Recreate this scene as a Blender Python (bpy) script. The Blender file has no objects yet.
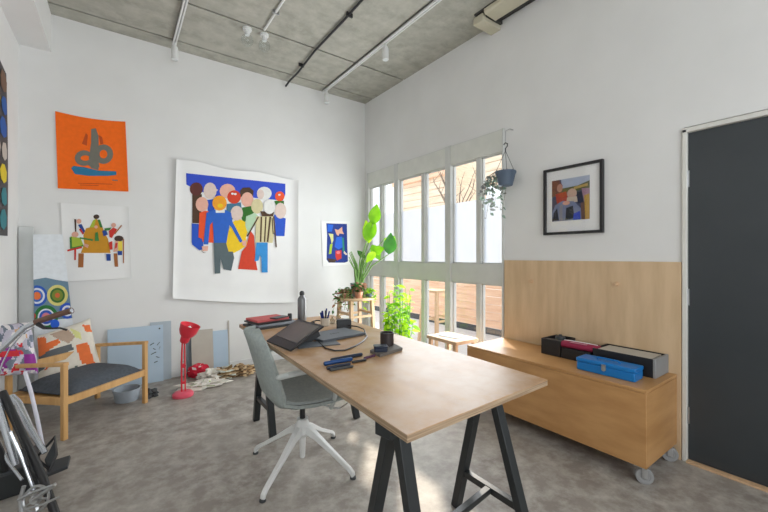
import bpy, math, random
from mathutils import Vector, Matrix, noise
R = math.radians
scene = bpy.context.scene
COL = scene.collection

# ---------------------------------------------------------------- camera, world, lights, exposure
CZ = 1.25
cam_d = bpy.data.cameras.new('camera'); cam = bpy.data.objects.new('camera', cam_d); COL.objects.link(cam)
cam.location = (0, 0, CZ); cam.rotation_euler = (R(90), 0, -math.atan2(.584, .812))
cam_d.sensor_width = 36; cam_d.lens = 369/768*36; cam_d.clip_start = .05
scene.camera = cam

w = bpy.data.worlds.new('sky'); scene.world = w; w.use_nodes = True
bg = w.node_tree.nodes['Background']; bg.inputs[0].default_value = (.88, .94, 1.0, 1); bg.inputs[1].default_value = 1.9

def lamp(name, kind, loc, direction, energy, color, **kw):
    d = bpy.data.lights.new(name, kind); d.energy = energy; d.color = color
    for k, v in kw.items(): setattr(d, k, v)
    o = bpy.data.objects.new(name, d); COL.objects.link(o); o.location = loc
    o.rotation_euler = Vector(direction).to_track_quat('-Z', 'Y').to_euler()
    return o
lamp('sun', 'SUN', (5, 8, 6), (-.50, -.62, -.62), 3.4, (1, .87, .70), angle=R(1.5))
lamp('rear_daylight', 'AREA', (.55, -1.5, 1.8), (.1, 1, -.02), 22, (1.0, .975, .94), shape='RECTANGLE', size=2.2, size_y=2.4)
lamp('window_daylight', 'AREA', (2.775, 2.9, 1.15), (-1, 0, -.02), 50, (.94, .975, 1.0), shape='RECTANGLE', size=1.7, size_y=1.9)

vs = scene.view_settings
vs.view_transform = 'Standard'; vs.look = 'None'; vs.gamma = 1; vs.use_curve_mapping = False; vs.exposure = 0.09
scene.cycles.use_denoising = True
scene.cycles.max_bounces = 10; scene.cycles.transparent_max_bounces = 16

# ---------------------------------------------------------------- measuring helpers: where a sight line meets a plane of the room
def ray(px, py):
    a = px-384.
    return Vector((a*.812+369*.584, -a*.584+369*.812, -(py-256.)))
def onZ(px, py, z=0): r = ray(px, py); t = (z-CZ)/r.z; return Vector((r.x*t, r.y*t, z))
def onX(px, py, x=2.81): r = ray(px, py); t = x/r.x; return Vector((x, r.y*t, CZ+r.z*t))
def onY(px, py, y=4.36): r = ray(px, py); t = y/r.y; return Vector((r.x*t, y, CZ+r.z*t))
def onD(px, py, d): return ray(px, py)*(d/369)+Vector((0, 0, CZ))

# ---------------------------------------------------------------- materials
def mat(name, col, rough=.6, metal=0, col2=None, scale=8, stretch=(1, 1, 1), bump=0, detail=4, spec=.5, trans=0, lo=.35, hi=.65, wave=False):
    m = bpy.data.materials.new(name); m.use_nodes = True
    nt = m.node_tree; b = nt.nodes['Principled BSDF']
    b.inputs['Roughness'].default_value = rough; b.inputs['Metallic'].default_value = metal
    b.inputs['Specular IOR Level'].default_value = spec
    if trans: b.inputs['Transmission Weight'].default_value = trans
    if col2 is None: col2 = tuple(c*.93 for c in col)
    tc = nt.nodes.new('ShaderNodeTexCoord'); mp = nt.nodes.new('ShaderNodeMapping')
    nt.links.new(tc.outputs['Object'], mp.inputs[0]); mp.inputs['Scale'].default_value = stretch
    n = nt.nodes.new('ShaderNodeTexNoise'); n.inputs['Scale'].default_value = scale; n.inputs['Detail'].default_value = detail
    nt.links.new(mp.outputs[0], n.inputs['Vector'])
    r = nt.nodes.new('ShaderNodeValToRGB')
    r.color_ramp.elements[0].position = lo; r.color_ramp.elements[1].position = hi
    r.color_ramp.elements[0].color = (*col, 1); r.color_ramp.elements[1].color = (*col2, 1)
    nt.links.new(n.outputs[0], r.inputs[0]); nt.links.new(r.outputs[0], b.inputs['Base Color'])
    if bump:
        bp = nt.nodes.new('ShaderNodeBump'); bp.inputs['Strength'].default_value = bump; bp.inputs['Distance'].default_value = .01
        nt.links.new(n.outputs[0], bp.inputs['Height']); nt.links.new(bp.outputs[0], b.inputs['Normal'])
    return m
def concrete(name, c1, c2, c3, s1, s2, rough, stretch=(1, 1, 1), bump=.1):
    m = mat(name, c1, rough, col2=c2, scale=s1, detail=8, stretch=stretch, lo=.3, hi=.7)
    nt = m.node_tree; b = nt.nodes['Principled BSDF']; ramp = [n for n in nt.nodes if n.type == 'VALTORGB'][0]
    tc = [n for n in nt.nodes if n.type == 'TEX_COORD'][0]
    n = nt.nodes.new('ShaderNodeTexNoise'); n.inputs['Scale'].default_value = s2; n.inputs['Detail'].default_value = 10; n.inputs['Roughness'].default_value = .7
    nt.links.new(tc.outputs['Object'], n.inputs['Vector'])
    r2 = nt.nodes.new('ShaderNodeValToRGB'); r2.color_ramp.elements[0].position = .42; r2.color_ramp.elements[1].position = .68
    r2.color_ramp.elements[0].color = (0, 0, 0, 1); r2.color_ramp.elements[1].color = (1, 1, 1, 1)
    nt.links.new(n.outputs[0], r2.inputs[0])
    mx = nt.nodes.new('ShaderNodeMix'); mx.data_type = 'RGBA'
    nt.links.new(r2.outputs[0], mx.inputs[0]); nt.links.new(ramp.outputs[0], mx.inputs[6]); mx.inputs[7].default_value = (*c3, 1)
    nt.links.new(mx.outputs[2], b.inputs['Base Color'])
    bp = nt.nodes.new('ShaderNodeBump'); bp.inputs['Strength'].default_value = bump; bp.inputs['Distance'].default_value = .01
    nt.links.new(n.outputs[0], bp.inputs['Height']); nt.links.new(bp.outputs[0], b.inputs['Normal'])
    return m
def leaf_mat(name, c1, c2, t=.5):
    m = bpy.data.materials.new(name); m.use_nodes = True; nt = m.node_tree
    b = nt.nodes['Principled BSDF']; out = nt.nodes['Material Output']; b.inputs['Roughness'].default_value = .45
    n = nt.nodes.new('ShaderNodeTexNoise'); n.inputs['Scale'].default_value = 9
    r = nt.nodes.new('ShaderNodeValToRGB'); r.color_ramp.elements[0].color = (*c1, 1); r.color_ramp.elements[1].color = (*c2, 1)
    r.color_ramp.elements[0].position = .35; r.color_ramp.elements[1].position = .65
    tc = nt.nodes.new('ShaderNodeTexCoord'); nt.links.new(tc.outputs['Object'], n.inputs['Vector'])
    nt.links.new(n.outputs[0], r.inputs[0]); nt.links.new(r.outputs[0], b.inputs['Base Color'])
    tr = nt.nodes.new('ShaderNodeBsdfTranslucent'); nt.links.new(r.outputs[0], tr.inputs[0])
    mx = nt.nodes.new('ShaderNodeMixShader'); mx.inputs[0].default_value = t
    nt.links.new(b.outputs[0], mx.inputs[1]); nt.links.new(tr.outputs[0], mx.inputs[2]); nt.links.new(mx.outputs[0], out.inputs[0])
    return m
def glass_mat(name, tint=(1, 1, 1), frost=0):
    m = bpy.data.materials.new(name); m.use_nodes = True; nt = m.node_tree; nt.nodes.remove(nt.nodes['Principled BSDF'])
    out = nt.nodes['Material Output']
    t = nt.nodes.new('ShaderNodeBsdfTransparent'); t.inputs[0].default_value = (*tint, 1)
    g = nt.nodes.new('ShaderNodeBsdfGlossy'); g.inputs['Roughness'].default_value = .03
    f = nt.nodes.new('ShaderNodeLayerWeight'); p5 = nt.nodes.new('ShaderNodeMath'); p5.operation = 'POWER'; p5.inputs[1].default_value = 4
    ma = nt.nodes.new('ShaderNodeMath'); ma.operation = 'MULTIPLY_ADD'; ma.inputs[1].default_value = .6; ma.inputs[2].default_value = .03
    nt.links.new(f.outputs['Facing'], p5.inputs[0]); nt.links.new(p5.outputs[0], ma.inputs[0])
    mx = nt.nodes.new('ShaderNodeMixShader'); nt.links.new(ma.outputs[0], mx.inputs[0])
    nt.links.new(t.outputs[0], mx.inputs[1]); nt.links.new(g.outputs[0], mx.inputs[2]); last = mx
    if frost:
        tl = nt.nodes.new('ShaderNodeBsdfTranslucent')
        n = nt.nodes.new('ShaderNodeTexNoise'); n.inputs['Scale'].default_value = 3
        r = nt.nodes.new('ShaderNodeValToRGB'); r.color_ramp.elements[0].color = (.78, .80, .83, 1); r.color_ramp.elements[1].color = (.70, .74, .79, 1)
        nt.links.new(n.outputs[0], r.inputs[0]); nt.links.new(r.outputs[0], tl.inputs[0])
        m2 = nt.nodes.new('ShaderNodeMixShader'); m2.inputs[0].default_value = frost
        nt.links.new(mx.outputs[0], m2.inputs[1]); nt.links.new(tl.outputs[0], m2.inputs[2]); last = m2
    nt.links.new(last.outputs[0], out.inputs[0])
    return m
_flat = {}
def flat(r, g, b, rough=.75):
    """matte paint given as the 0-255 colour it shows"""
    k = (r, g, b, rough)
    if k not in _flat:
        lin = [((c/255)/12.92 if c/255 <= .04045 else ((c/255+.055)/1.055)**2.4) for c in (r, g, b)]
        _flat[k] = mat('paint_%d_%d_%d' % (r, g, b), tuple(lin), rough, scale=30)
    return _flat[k]

M = {}
M['wall'] = mat('white_plaster', (.80, .80, .79), .9, col2=(.765, .765, .755), scale=2.5, bump=.02)
M['ceiling'] = concrete('board_marked_concrete', (.44, .43, .375), (.33, .325, .28), (.50, .49, .43), 1.8, 7, .9, (1, 4, 1), .2)
M['ceil_gap'] = mat('dark_joint', (.05, .05, .045), .9)
M['floor'] = _f = concrete('polished_concrete', (.36, .33, .295), (.25, .22, .195), (.50, .47, .43), 2.2, 9, .44, (1, 1.6, 1), .05)
_f.node_tree.nodes['Principled BSDF'].inputs['Specular IOR Level'].default_value = .28
M['ply'] = mat('birch_plywood', (.72, .53, .33), .5, col2=(.60, .41, .235), scale=3, stretch=(1, 1, 6), detail=6)
M['ply_h'] = concrete('birch_plywood_top', (.52, .295, .13), (.42, .22, .085), (.58, .42, .30), 3, 4, .40, (4, 1, 1), .02)
M['ply_bench'] = mat('oiled_plywood', (.56, .305, .12), .42, col2=(.46, .235, .085), scale=3, stretch=(1, 1.3, 5), detail=6)
M['ply_edge'] = mat('plywood_edge', (.52, .38, .25), .6, col2=(.26, .17, .1), scale=40, stretch=(.1, .1, 6))
M['ply_panel'] = mat('pale_plywood', (.70, .51, .32), .55, col2=(.60, .42, .25), scale=3, stretch=(1, 5, .8), detail=6)
M['pine'] = mat('light_pine', (.68, .40, .16), .5, col2=(.56, .31, .11), scale=6, stretch=(4, 4, .6))
M['pale_wood'] = mat('pale_wood', (.70, .47, .28), .55, col2=(.60, .40, .24), scale=6, stretch=(4, 4, .6))
M['fence'] = mat('cedar_boards', (.86, .58, .40), .75, col2=(.74, .44, .28), scale=3, stretch=(1, .6, 7))
M['siding'] = mat('larch_siding', (.86, .72, .55), .8, col2=(.72, .56, .40), scale=3, stretch=(1, .6, 6))
M['frame'] = mat('window_paint', (.66, .67, .65), .55, col2=(.60, .61, .59), scale=4)
M['head'] = mat('blind_box_cream', (.74, .75, .70), .6)
M['glass'] = glass_mat('clear_glass')
M['film'] = glass_mat('frosted_film', frost=.985)
M['bottle_glass'] = glass_mat('bulb_glass', (.93, .95, .95))
M['door'] = mat('charcoal_door', (.035, .042, .048), .35, col2=(.045, .052, .058), scale=2, spec=.5)
M['trim'] = mat('white_gloss_trim', (.76, .75, .70), .45)
M['base'] = mat('baseboard_paint', (.76, .77, .77), .5)
M['black'] = mat('black_steel', (.022, .026, .028), .38)
M['blackp'] = mat('black_plastic', (.018, .018, .02), .4)
M['dark'] = mat('dark_grey_plastic', (.045, .05, .055), .5)
M['rubber'] = mat('grey_rubber', (.30, .30, .30), .6)
M['steel'] = mat('brushed_steel', (.55, .56, .57), .3, 1)
M['silver'] = mat('silver_tube', (.62, .65, .70), .25, .85)
M['white'] = mat('white_powdercoat', (.80, .81, .80), .4)
M['shell'] = mat('grey_green_fabric', (.36, .40, .385), .85, col2=(.31, .345, .335), scale=60, bump=.1)
M['shell_d'] = mat('grey_green_cushion', (.33, .36, .35), .9, col2=(.29, .32, .31), scale=60, bump=.1)
M['char'] = mat('charcoal_fabric', (.085, .10, .12), .9, col2=(.06, .07, .085), scale=50, bump=.15)
M['paper'] = mat('drawing_paper', (.87, .87, .86), .8, col2=(.84, .84, .835), scale=5)
M['red'] = mat('red_enamel', (.75, .035, .06), .35)
M['pinkred'] = mat('pink_red_enamel', (.80, .10, .16), .35)
M['blueboard'] = mat('pale_blue_board', (.48, .60, .72), .6, col2=(.44, .56, .68), scale=3)
M['card'] = mat('grey_cardboard', (.52, .48, .42), .8)
M['beige'] = mat('beige_casing', (.60, .56, .43), .55)
M['bluebox'] = mat('blue_metal_paint', (.005, .19, .55), .35, col2=(.005, .17, .50))
M['copper'] = mat('copper_pot', (.62, .30, .20), .4, .4)
M['slate'] = mat('slate_pot', (.10, .14, .20), .55)
M['soil'] = mat('soil', (.05, .035, .02), 1)
M['leaf'] = leaf_mat('lime_leaf', (.22, .50, .012), (.14, .38, .01), .55)
M['leaf_d'] = leaf_mat('dark_leaf', (.06, .24, .03), (.03, .14, .02), .35)
M['leaf_y'] = leaf_mat('yellow_green_leaf', (.58, .85, .03), (.36, .66, .02), .6)
M['leaf_r'] = leaf_mat('reddish_leaf', (.50, .22, .15), (.28, .20, .10), .3)
M['stem'] = leaf_mat('green_stem', (.28, .48, .14), (.20, .38, .10), .3)
M['bark'] = mat('bark', (.20, .15, .11), .9)
M['patio'] = concrete('pale_paving', (.62, .60, .58), (.52, .50, .49), (.68, .66, .64), 2, 8, .8)
M['screen'] = mat('dim_tablet_screen', (.16, .13, .11), .25, col2=(.11, .10, .085), scale=4)
M['laptop'] = mat('grey_laptop', (.13, .145, .165), .45)

# ---------------------------------------------------------------- mesh building
class MB:
    def __init__(s): s.v = []; s.f = []; s.m = []
    def add(s, vs, fs, mi=0):
        n = len(s.v); s.v += [tuple(v) for v in vs]; s.f += [tuple(i+n for i in f) for f in fs]; s.m += [mi]*len(fs); return s
    def box(s, lo, hi, mi=0, mtx=None):
        x0, y0, z0 = lo; x1, y1, z1 = hi
        vs = [Vector(p) for p in ((x0, y0, z0), (x1, y0, z0), (x1, y1, z0), (x0, y1, z0), (x0, y0, z1), (x1, y0, z1), (x1, y1, z1), (x0, y1, z1))]
        if mtx: vs = [mtx @ v for v in vs]
        return s.add(vs, [(0, 3, 2, 1), (4, 5, 6, 7), (0, 1, 5, 4), (1, 2, 6, 5), (2, 3, 7, 6), (3, 0, 4, 7)], mi)
    def bar(s, a, b, w, h, mi=0, up=(0, 0, 1)):
        a = Vector(a); b = Vector(b); d = (b-a).normalized(); u = Vector(up)
        if abs(d.dot(u)) > .98: u = Vector((1, 0, 0))
        x = d.cross(u).normalized()*w/2; y = x.cross(d).normalized()*h/2
        vs = [a-x-y, a+x-y, a+x+y, a-x+y, b-x-y, b+x-y, b+x+y, b-x+y]
        return s.add(vs, [(0, 3, 2, 1), (4, 5, 6, 7), (0, 1, 5, 4), (1, 2, 6, 5), (2, 3, 7, 6), (3, 0, 4, 7)], mi)
    def tube(s, pts, r, seg=10, mi=0, closed=False):
        pts = [Vector(p) for p in pts]; n = len(pts); rs = r if isinstance(r, (list, tuple)) else [r]*n
        rings = []; up = None
        for i, p in enumerate(pts):
            if closed: d = pts[(i+1) % n]-pts[i-1]
            else: d = pts[min(i+1, n-1)]-pts[max(i-1, 0)]
            d.normalize()
            if up is None: up = Vector((0, 0, 1)) if abs(d.z) < .9 else Vector((1, 0, 0))
            x = d.cross(up)
            if x.length < 1e-4: x = d.orthogonal()
            x.normalize(); up = x.cross(d).normalized()
            rings.append([p+(x*math.cos(a)+up*math.sin(a))*rs[i] for a in [2*math.pi*k/seg for k in range(seg)]])
        vs = [v for ring in rings for v in ring]; fs = []
        for i in range(n if closed else n-1):
            j = (i+1) % n
            for k in range(seg): fs.append((i*seg+k, i*seg+(k+1) % seg, j*seg+(k+1) % seg, j*seg+k))
        if not closed:
            fs.append(tuple(reversed(range(seg)))); fs.append(tuple((n-1)*seg+k for k in range(seg)))
        return s.add(vs, fs, mi)
    def lathe(s, c, prof, seg=24, mi=0, mtx=None, sx=1, sy=1):
        c = Vector(c); vs = []; fs = []
        for r, z in prof:
            for k in range(seg):
                a = 2*math.pi*k/seg; v = Vector((r*math.cos(a)*sx, r*math.sin(a)*sy, z))
                if mtx: v = mtx @ v
                vs.append(c+v)
        for i in range(len(prof)-1):
            for k in range(seg): fs.append((i*seg+k, i*seg+(k+1) % seg, (i+1)*seg+(k+1) % seg, (i+1)*seg+k))
        if prof[0][0] > 1e-5: fs.append(tuple(reversed(range(seg))))
        if prof[-1][0] > 1e-5: fs.append(tuple((len(prof)-1)*seg+k for k in range(seg)))
        return s.add(vs, fs, mi)
    def prism(s, poly, ext, mi=0):
        poly = [Vector(p) for p in poly]; e = Vector(ext); n = len(poly)
        fs = [tuple(range(n)), tuple(reversed(range(n, 2*n)))]+[(i, i+n, (i+1) % n+n, (i+1) % n) for i in range(n)]
        return s.add(poly+[p+e for p in poly], fs, mi)
    def grid(s, fn, nu, nv, mi=0, thick=0, mfn=None):
        """sheet fn(u, v) -> point, u and v in 0..1; thick gives it a back"""
        P = [[Vector(fn(i/nu, j/nv)) for j in range(nv+1)] for i in range(nu+1)]
        vs = [p for row in P for p in row]; W = nv+1; fs = []; ms = []
        for i in range(nu):
            for j in range(nv):
                fs.append((i*W+j, (i+1)*W+j, (i+1)*W+j+1, i*W+j+1)); ms.append(mfn((i+.5)/nu, (j+.5)/nv) if mfn else mi)
        if thick:
            N = len(vs); B = []
            for i in range(nu+1):
                for j in range(nv+1):
                    du = P[min(i+1, nu)][j]-P[max(i-1, 0)][j]; dv = P[i][min(j+1, nv)]-P[i][max(j-1, 0)]
                    B.append(P[i][j]-du.cross(dv).normalized()*thick)
            vs = vs+B; k = len(fs)
            for f, m_ in zip(fs[:k], ms[:k]): fs.append(tuple(N+q for q in reversed(f))); ms.append(m_ if mfn is None else mi)
            def edge(a, b): fs.append((b, a, N+a, N+b)); ms.append(mi)
            for i in range(nu): edge(i*W, (i+1)*W); edge((i+1)*W+nv, i*W+nv)
            for j in range(nv): edge(j+1, j); edge(nu*W+j, nu*W+j+1)
        n = len(s.v); s.v += [tuple(v) for v in vs]; s.f += [tuple(q+n for q in f) for f in fs]; s.m += ms
        return s
    def leaf(s, base, tip, width, normal, droop=.15, mi=0, n=6, notch=0):
        base = Vector(base); tip = Vector(tip); d = tip-base; L = d.length; side = d.cross(Vector(normal)).normalized(); nn = side.cross(d).normalized()
        vs = []; fs = []
        for i in range(n+1):
            t = i/n; wd = width*.5*math.sin(math.pi*min(1, t*.96+.02)**.8)
            c = base+d*t-nn*droop*L*(t*t)
            vs += [c-side*wd+nn*wd*.25, c, c+side*wd+nn*wd*.25]
        for i in range(n):
            a = i*3; fs += [(a, a+3, a+4, a+1), (a+1, a+4, a+5, a+2)]
        return s.add(vs, fs, mi)
    def lump(s, c, size, seed=0, mi=0, amp=.35, nu=16, nv=10, freq=1.6, mfn=None):
        c = Vector(c); vs = []; fs = []; ms = []
        for j in range(nv+1):
            for i in range(nu):
                th = math.pi*j/nv; ph = 2*math.pi*i/nu
                d = Vector((math.sin(th)*math.cos(ph), math.sin(th)*math.sin(ph), math.cos(th)))
                k = 1+amp*noise.noise(d*freq+Vector((seed*3.1, seed*1.7, seed)))*1.6
                p = Vector((d.x*size[0]*k, d.y*size[1]*k, d.z*size[2]*k)); p.z = max(p.z, -size[2]*.8)
                vs.append(c+p)
        for j in range(nv):
            for i in range(nu):
                fs.append((j*nu+i, (j+1)*nu+i, (j+1)*nu+(i+1) % nu, j*nu+(i+1) % nu)); ms.append(mfn(i, j) if mfn else mi)
        n = len(s.v); s.v += [tuple(v) for v in vs]; s.f += [tuple(q+n for q in f) for f in fs]; s.m += ms
        return s
    def build(s, name, mats, parent=None, bevel=0, subdiv=0, smooth=True, angle=35):
        me = bpy.data.meshes.new(name)
        off = Vector(parent['_org']) if parent is not None else None
        vs = s.v
        if parent is None:      # origin at the middle of the thing's foot
            xs, ys, zs = zip(*vs); off = Vector(((min(xs)+max(xs))/2, (min(ys)+max(ys))/2, min(zs)))
        me.from_pydata([tuple(Vector(v)-off) for v in vs], [], s.f)
        for m in (mats if isinstance(mats, (list, tuple)) else [mats]): me.materials.append(m)
        for p, mi in zip(me.polygons, s.m): p.material_index = mi; p.use_smooth = smooth
        me.validate(); me.update()
        if smooth: me.set_sharp_from_angle(angle=R(angle))
        o = bpy.data.objects.new(name, me); COL.objects.link(o)
        if parent is not None: o.parent = parent
        else: o.location = off
        o['_org'] = tuple(off)
        if bevel:
            b = o.modifiers.new('bevel', 'BEVEL'); b.width = bevel; b.segments = 2; b.limit_method = 'ANGLE'
        if subdiv:
            b = o.modifiers.new('sub', 'SUBSURF'); b.levels = subdiv; b.render_levels = subdiv
        return o
def thing(name, label, cat, loc, group=None):
    o = bpy.data.objects.new(name, None); COL.objects.link(o); o.location = loc; o['_org'] = tuple(loc); o.empty_display_size = .1
    o['label'] = label; o['category'] = cat
    if group: o['group'] = group
    return o
def tag(o, label, cat, group=None, kind=None):
    if label: o['label'] = label
    if cat: o['category'] = cat
    if group: o['group'] = group
    if kind: o['kind'] = kind
    return o
def struct(o): o['kind'] = 'structure'; return o
def rotated(loc, ang):
    return Matrix.Translation(Vector(loc)) @ Matrix.Rotation(ang, 4, 'Z')
def circ(cx, cy, rx, ry=None, n=16, a0=0):
    ry = ry or rx
    return [(cx+rx*math.cos(2*math.pi*k/n+a0), cy+ry*math.sin(2*math.pi*k/n+a0)) for k in range(n)]

# ================================================================ ROOM
XL, XR, YB, YR, ZC = -.69, 2.81, 4.36, -1.6, 3.385
struct(MB().box((XL-.15, YR-.15, -.12), (XR+.17, YB+.15, 0)).build('floor', M['floor'], smooth=False))
m = MB()
for y0, y1 in ((4.18, 4.36), (3.51, 4.158), (1.9, 3.486), (.1, 1.885), (YR, .085)): m.box((XL, y0, ZC), (XR, y1, ZC+.03), 0)
m.box((XL-.15, YR-.15, ZC+.02), (XR+.17, YB+.15, ZC+.2), 1)
struct(m.build('ceiling', [M['ceiling'], M['ceil_gap']], smooth=False))
struct(MB().box((XL-.15, YB, 0), (XR+.07, YB+.15, ZC+.02)).build('wall_back', M['wall'], smooth=False))
struct(MB().box((XL-.15, YR-.15, 0), (XL, YB, ZC+.02)).build('wall_left', M['wall'], smooth=False))
WY0, WY1, WZ0, WZ1 = 2.055, 4.29, .10, 2.395
DY1, DZ1 = .765, 2.035
m = MB()
m.box((XR, WY1, 0), (XR+.07, YB, ZC+.02)); m.box((XR, WY0, 0), (XR+.17, WY1, WZ0)); m.box((XR, WY0, WZ1), (XR+.17, WY1, ZC+.02))
m.box((XR, DY1, 0), (XR+.17, WY0, ZC+.02)); m.box((XR, -.2, DZ1), (XR+.17, DY1, ZC+.02)); m.box((XR, YR-.15, 0), (XR+.17, -.2, ZC+.02))
struct(m.build('wall_right', M['wall'], smooth=False))
m = MB()
m.box((XL, YR-.15, 0), (XR, YR, .5)); m.box((XL, YR-.15, 3.15), (XR, YR, ZC+.02)); m.box((XL, YR-.15, .5), (-.62, YR, 3.15)); m.box((2.65, YR-.15, .5), (XR, YR, 3.15))
struct(m.build('wall_rear', M['wall'], smooth=False))
struct(MB().box((XL, YR, 3.05), (-.484, YB, ZC)).build('trim_1', M['wall'], smooth=False))       # boxed-in beam over the left wall
struct(MB().box((XL, YB-.015, 0), (XR, YB, .07)).build('baseboard_back', M['base'], smooth=False, bevel=.003))

# door
d = MB().box((XR+.012, -.14, .012), (XR+.055, .745, 2.0)).build('door_1', M['door'], bevel=.003); struct(d)
fr = MB(); fr.box((XR-.015, .745, 0), (XR+.06, .768, 2.02)); fr.box((XR-.015, -.18, 2.0), (XR+.06, .768, 2.028)); fr.box((XR-.015, -.2, 0), (XR+.06, -.14, 2.04))
fr.box((XR+.06, -.2, 0), (XR+.1, .764, 2.03))
struct(fr.build('trim_2', M['trim'], bevel=.003))
struct(MB().box((XR-.03, -.14, 0), (XR+.012, .745, .012)).build('trim_3', M['pale_wood'], bevel=.002))
for zc in (1.72, 1.0, .28):
    h = MB(); h.box((XR+.004, .7445-.008, zc-.05), (XR+.016, .7445+.014, zc+.05)); h.tube([(XR+.003, .748, zc-.05), (XR+.003, .748, zc+.05)], .006, 8); h.build('hinge', M['steel'], d)

# windows: three units of two lights, transom rail in the middle, cream blind box on top
GX = XR+.045
units = [(3.63, 4.29), (2.742, 3.63), (2.055, 2.742)]
for i, (a, b) in enumerate(units):
    m = MB(); f = .04; mid = (3.985, 3.150, 2.352)[i]
    ar = a+(f if i < 2 else .016); m.box((XR-.02, a, WZ0), (XR+.07, ar, WZ1)); m.box((XR-.02, b-f, WZ0), (XR+.07, b, WZ1))
    m.box((XR-.01, ar, .985), (XR+.07, b-f, 1.175)); m.box((XR-.01, ar, WZ0), (XR+.07, b-f, WZ0+.06)); m.box((XR-.005, ar, 2.19), (XR+.07, b-f, WZ1))
    m.box((XR, mid-.028, WZ0+.06), (XR+.07, mid+.028, .985)); m.box((XR, mid-.028, 1.175), (XR+.07, mid+.028, 2.19))
    for lo, hi in ((ar, mid-.028), (mid+.028, b-f)):   # thin beads round each pane
        for z0, z1 in ((WZ0+.06, .985), (1.175, 2.19)):
            m.box((XR+.02, lo, z0), (XR+.04, lo+.012, z1)); m.box((XR+.02, hi-.012, z0), (XR+.04, hi, z1)); m.box((XR+.02, lo, z1-.012), (XR+.04, hi, z1)); m.box((XR+.02, lo, z0), (XR+.04, hi, z0+.012))
    W = struct(m.build('window_%d' % (i+1), M['frame'], bevel=.002))
    MB().box((XR-.018, ar, 2.195), (XR-.005, b-f, 2.385)).build('blind_box', M['head'], W, bevel=.002)
    for lo, hi in ((ar, mid-.028), (mid+.028, b-f)):
        MB().box((GX, lo, WZ0+.06), (GX+.004, hi, .985)).build('pane', M['glass'], W)
        MB().box((GX, lo, 1.175), (GX+.004, hi, 2.19)).build('pane', M['glass'], W)
        MB().box((GX-.003, lo+.012, 1.187), (GX-.001, hi-.012, 1.80)).build('frosted_film', M['film'], W)

# ================================================================ OUTSIDE
struct(MB().box((XR+.17, -2, -.12), (14, 16, -.01)).build('ground', M['patio'], smooth=False))
m = MB(); b_ = thing('timber_fence', 'cedar board fence across the patio seen through lower window panes', 'fence', (4.85, 5.4, -.01))
for k in range(8):
    m.box((4.84, 2.6, .10+k*.125), (4.865, 9.4, .10+k*.125+.118))
m.build('board_panel', M['fence'], b_)
for y in (2.7, 4.3, 5.9, 7.5, 9.1): MB().box((4.865, y, -.01), (4.94, y+.08, 1.1)).build('post', M['fence'], b_)
MB().box((4.835, 2.6, -.01), (4.87, 9.4, .09)).build('foot_strip', M['dark'], b_)  # dark strip along the foot of the fence
b_ = thing('timber_building', 'timber clad building behind the fence, seen above the frosted film', 'building', (7.5, 8.2, -.01))
m = MB(); m.box((7.1, 7.0, -.01), (8.4, 9.15, 4.9))
for k in range(24): m.box((7.07, 7.0, .1+k*.2), (7.1, 9.15, .1+k*.2+.185))
m.build('siding', M['siding'], b_)
m = MB(); m.box((6.95, 6.9, 3.4), (7.07, 9.25, 3.55)); m.build('beam', M['fence'], b_)
b_ = thing('timber_canopy', 'boarded timber canopy on posts high outside the rightmost window', 'canopy', (7.0, 4.9, -.01))
m = MB()
for k in range(7): m.box((6.97, 3.6, 3.02+k*.2), (7.0, 5.9, 3.02+k*.2+.185))
m.box((7.0, 3.6, 3.0), (8.0, 5.9, 4.45)); m.build('boarding', M['siding'], b_)
for y in (3.7, 5.75): MB().box((7.05, y, -.01), (7.15, y+.1, 3.0)).build('post', M['fence'], b_)
random.seed(4)
tr = thing('bare_tree', 'bare branched tree in the gap beyond the frosted panes', 'tree', (6.7, 6.3, -.01))
m = MB(); m.tube([(6.7, 6.3, -.01), (6.72, 6.35, 1.2), (6.68, 6.28, 2.4)], [.07, .055, .04], 8); m.build('trunk', M['bark'], tr)
m = MB()
for k in range(12):
    a = k*.9; z0 = 1.9+.05*k; p = Vector((6.7, 6.3, z0)); pts = [p]
    for q in range(4):
        p = p+Vector((math.cos(a)*.12, math.sin(a)*.16, .24+random.uniform(-.05, .1))); a += random.uniform(-.5, .5); pts.append(p)
        m.tube([p, p+Vector((random.uniform(-.15, .15), random.uniform(-.2, .2), .2))], [.008, .003], 5)
    m.tube(pts, [.022, .017, .013, .009, .005], 6)
m.build('branches', M['bark'], tr)
# pale bar stool on the patio
def stool(name, label, x, y, z, w, mtl, cat='stool', dx=None, splay=.05, leg=.022, zb=0, top=.03, rnd=False, rail=.45):
    dx = dx or w
    t = thing(name, label, cat, (x, y, zb))
    if rnd: MB().lathe((x, y, 0), [(w/2-.01, z-top), (w/2, z-top+.006), (w/2, z-.006), (w/2-.008, z)], 32).build('seat', mtl, t)
    else: MB().box((x-dx/2, y-w/2, z-top), (x+dx/2, y+w/2, z)).build('seat', mtl, t, bevel=.004)
    k = .62 if rnd else .82
    pts = [(sx, sy) for sx in (-1, 1) for sy in (-1, 1)]
    for sx, sy in pts:
        MB().bar((x+sx*(dx/2*k), y+sy*(w/2*k), z-top), (x+sx*(dx/2*k+splay), y+sy*(w/2*k+splay), zb), leg*1.5, leg*1.5).build('leg', mtl, t, bevel=.003)
    q = (1-rail)*splay
    m = MB(); zz = zb+(z-zb)*rail; X0 = dx/2*k+q; Y0 = w/2*k+q
    for s_ in (-1, 1):
        m.bar((x-X0, y+s_*Y0, zz), (x+X0, y+s_*Y0, zz), leg, leg); m.bar((x+s_*X0, y-Y0, zz+.03), (x+s_*X0, y+Y0, zz+.03), leg, leg)
    m.build('rail', mtl, t)
    return t
stool('bar_stool', 'pale wooden bar stool standing outside behind the middle window', 3.70, 3.85, .77, .32, M['pale_wood'], zb=-.01, leg=.026)

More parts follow.
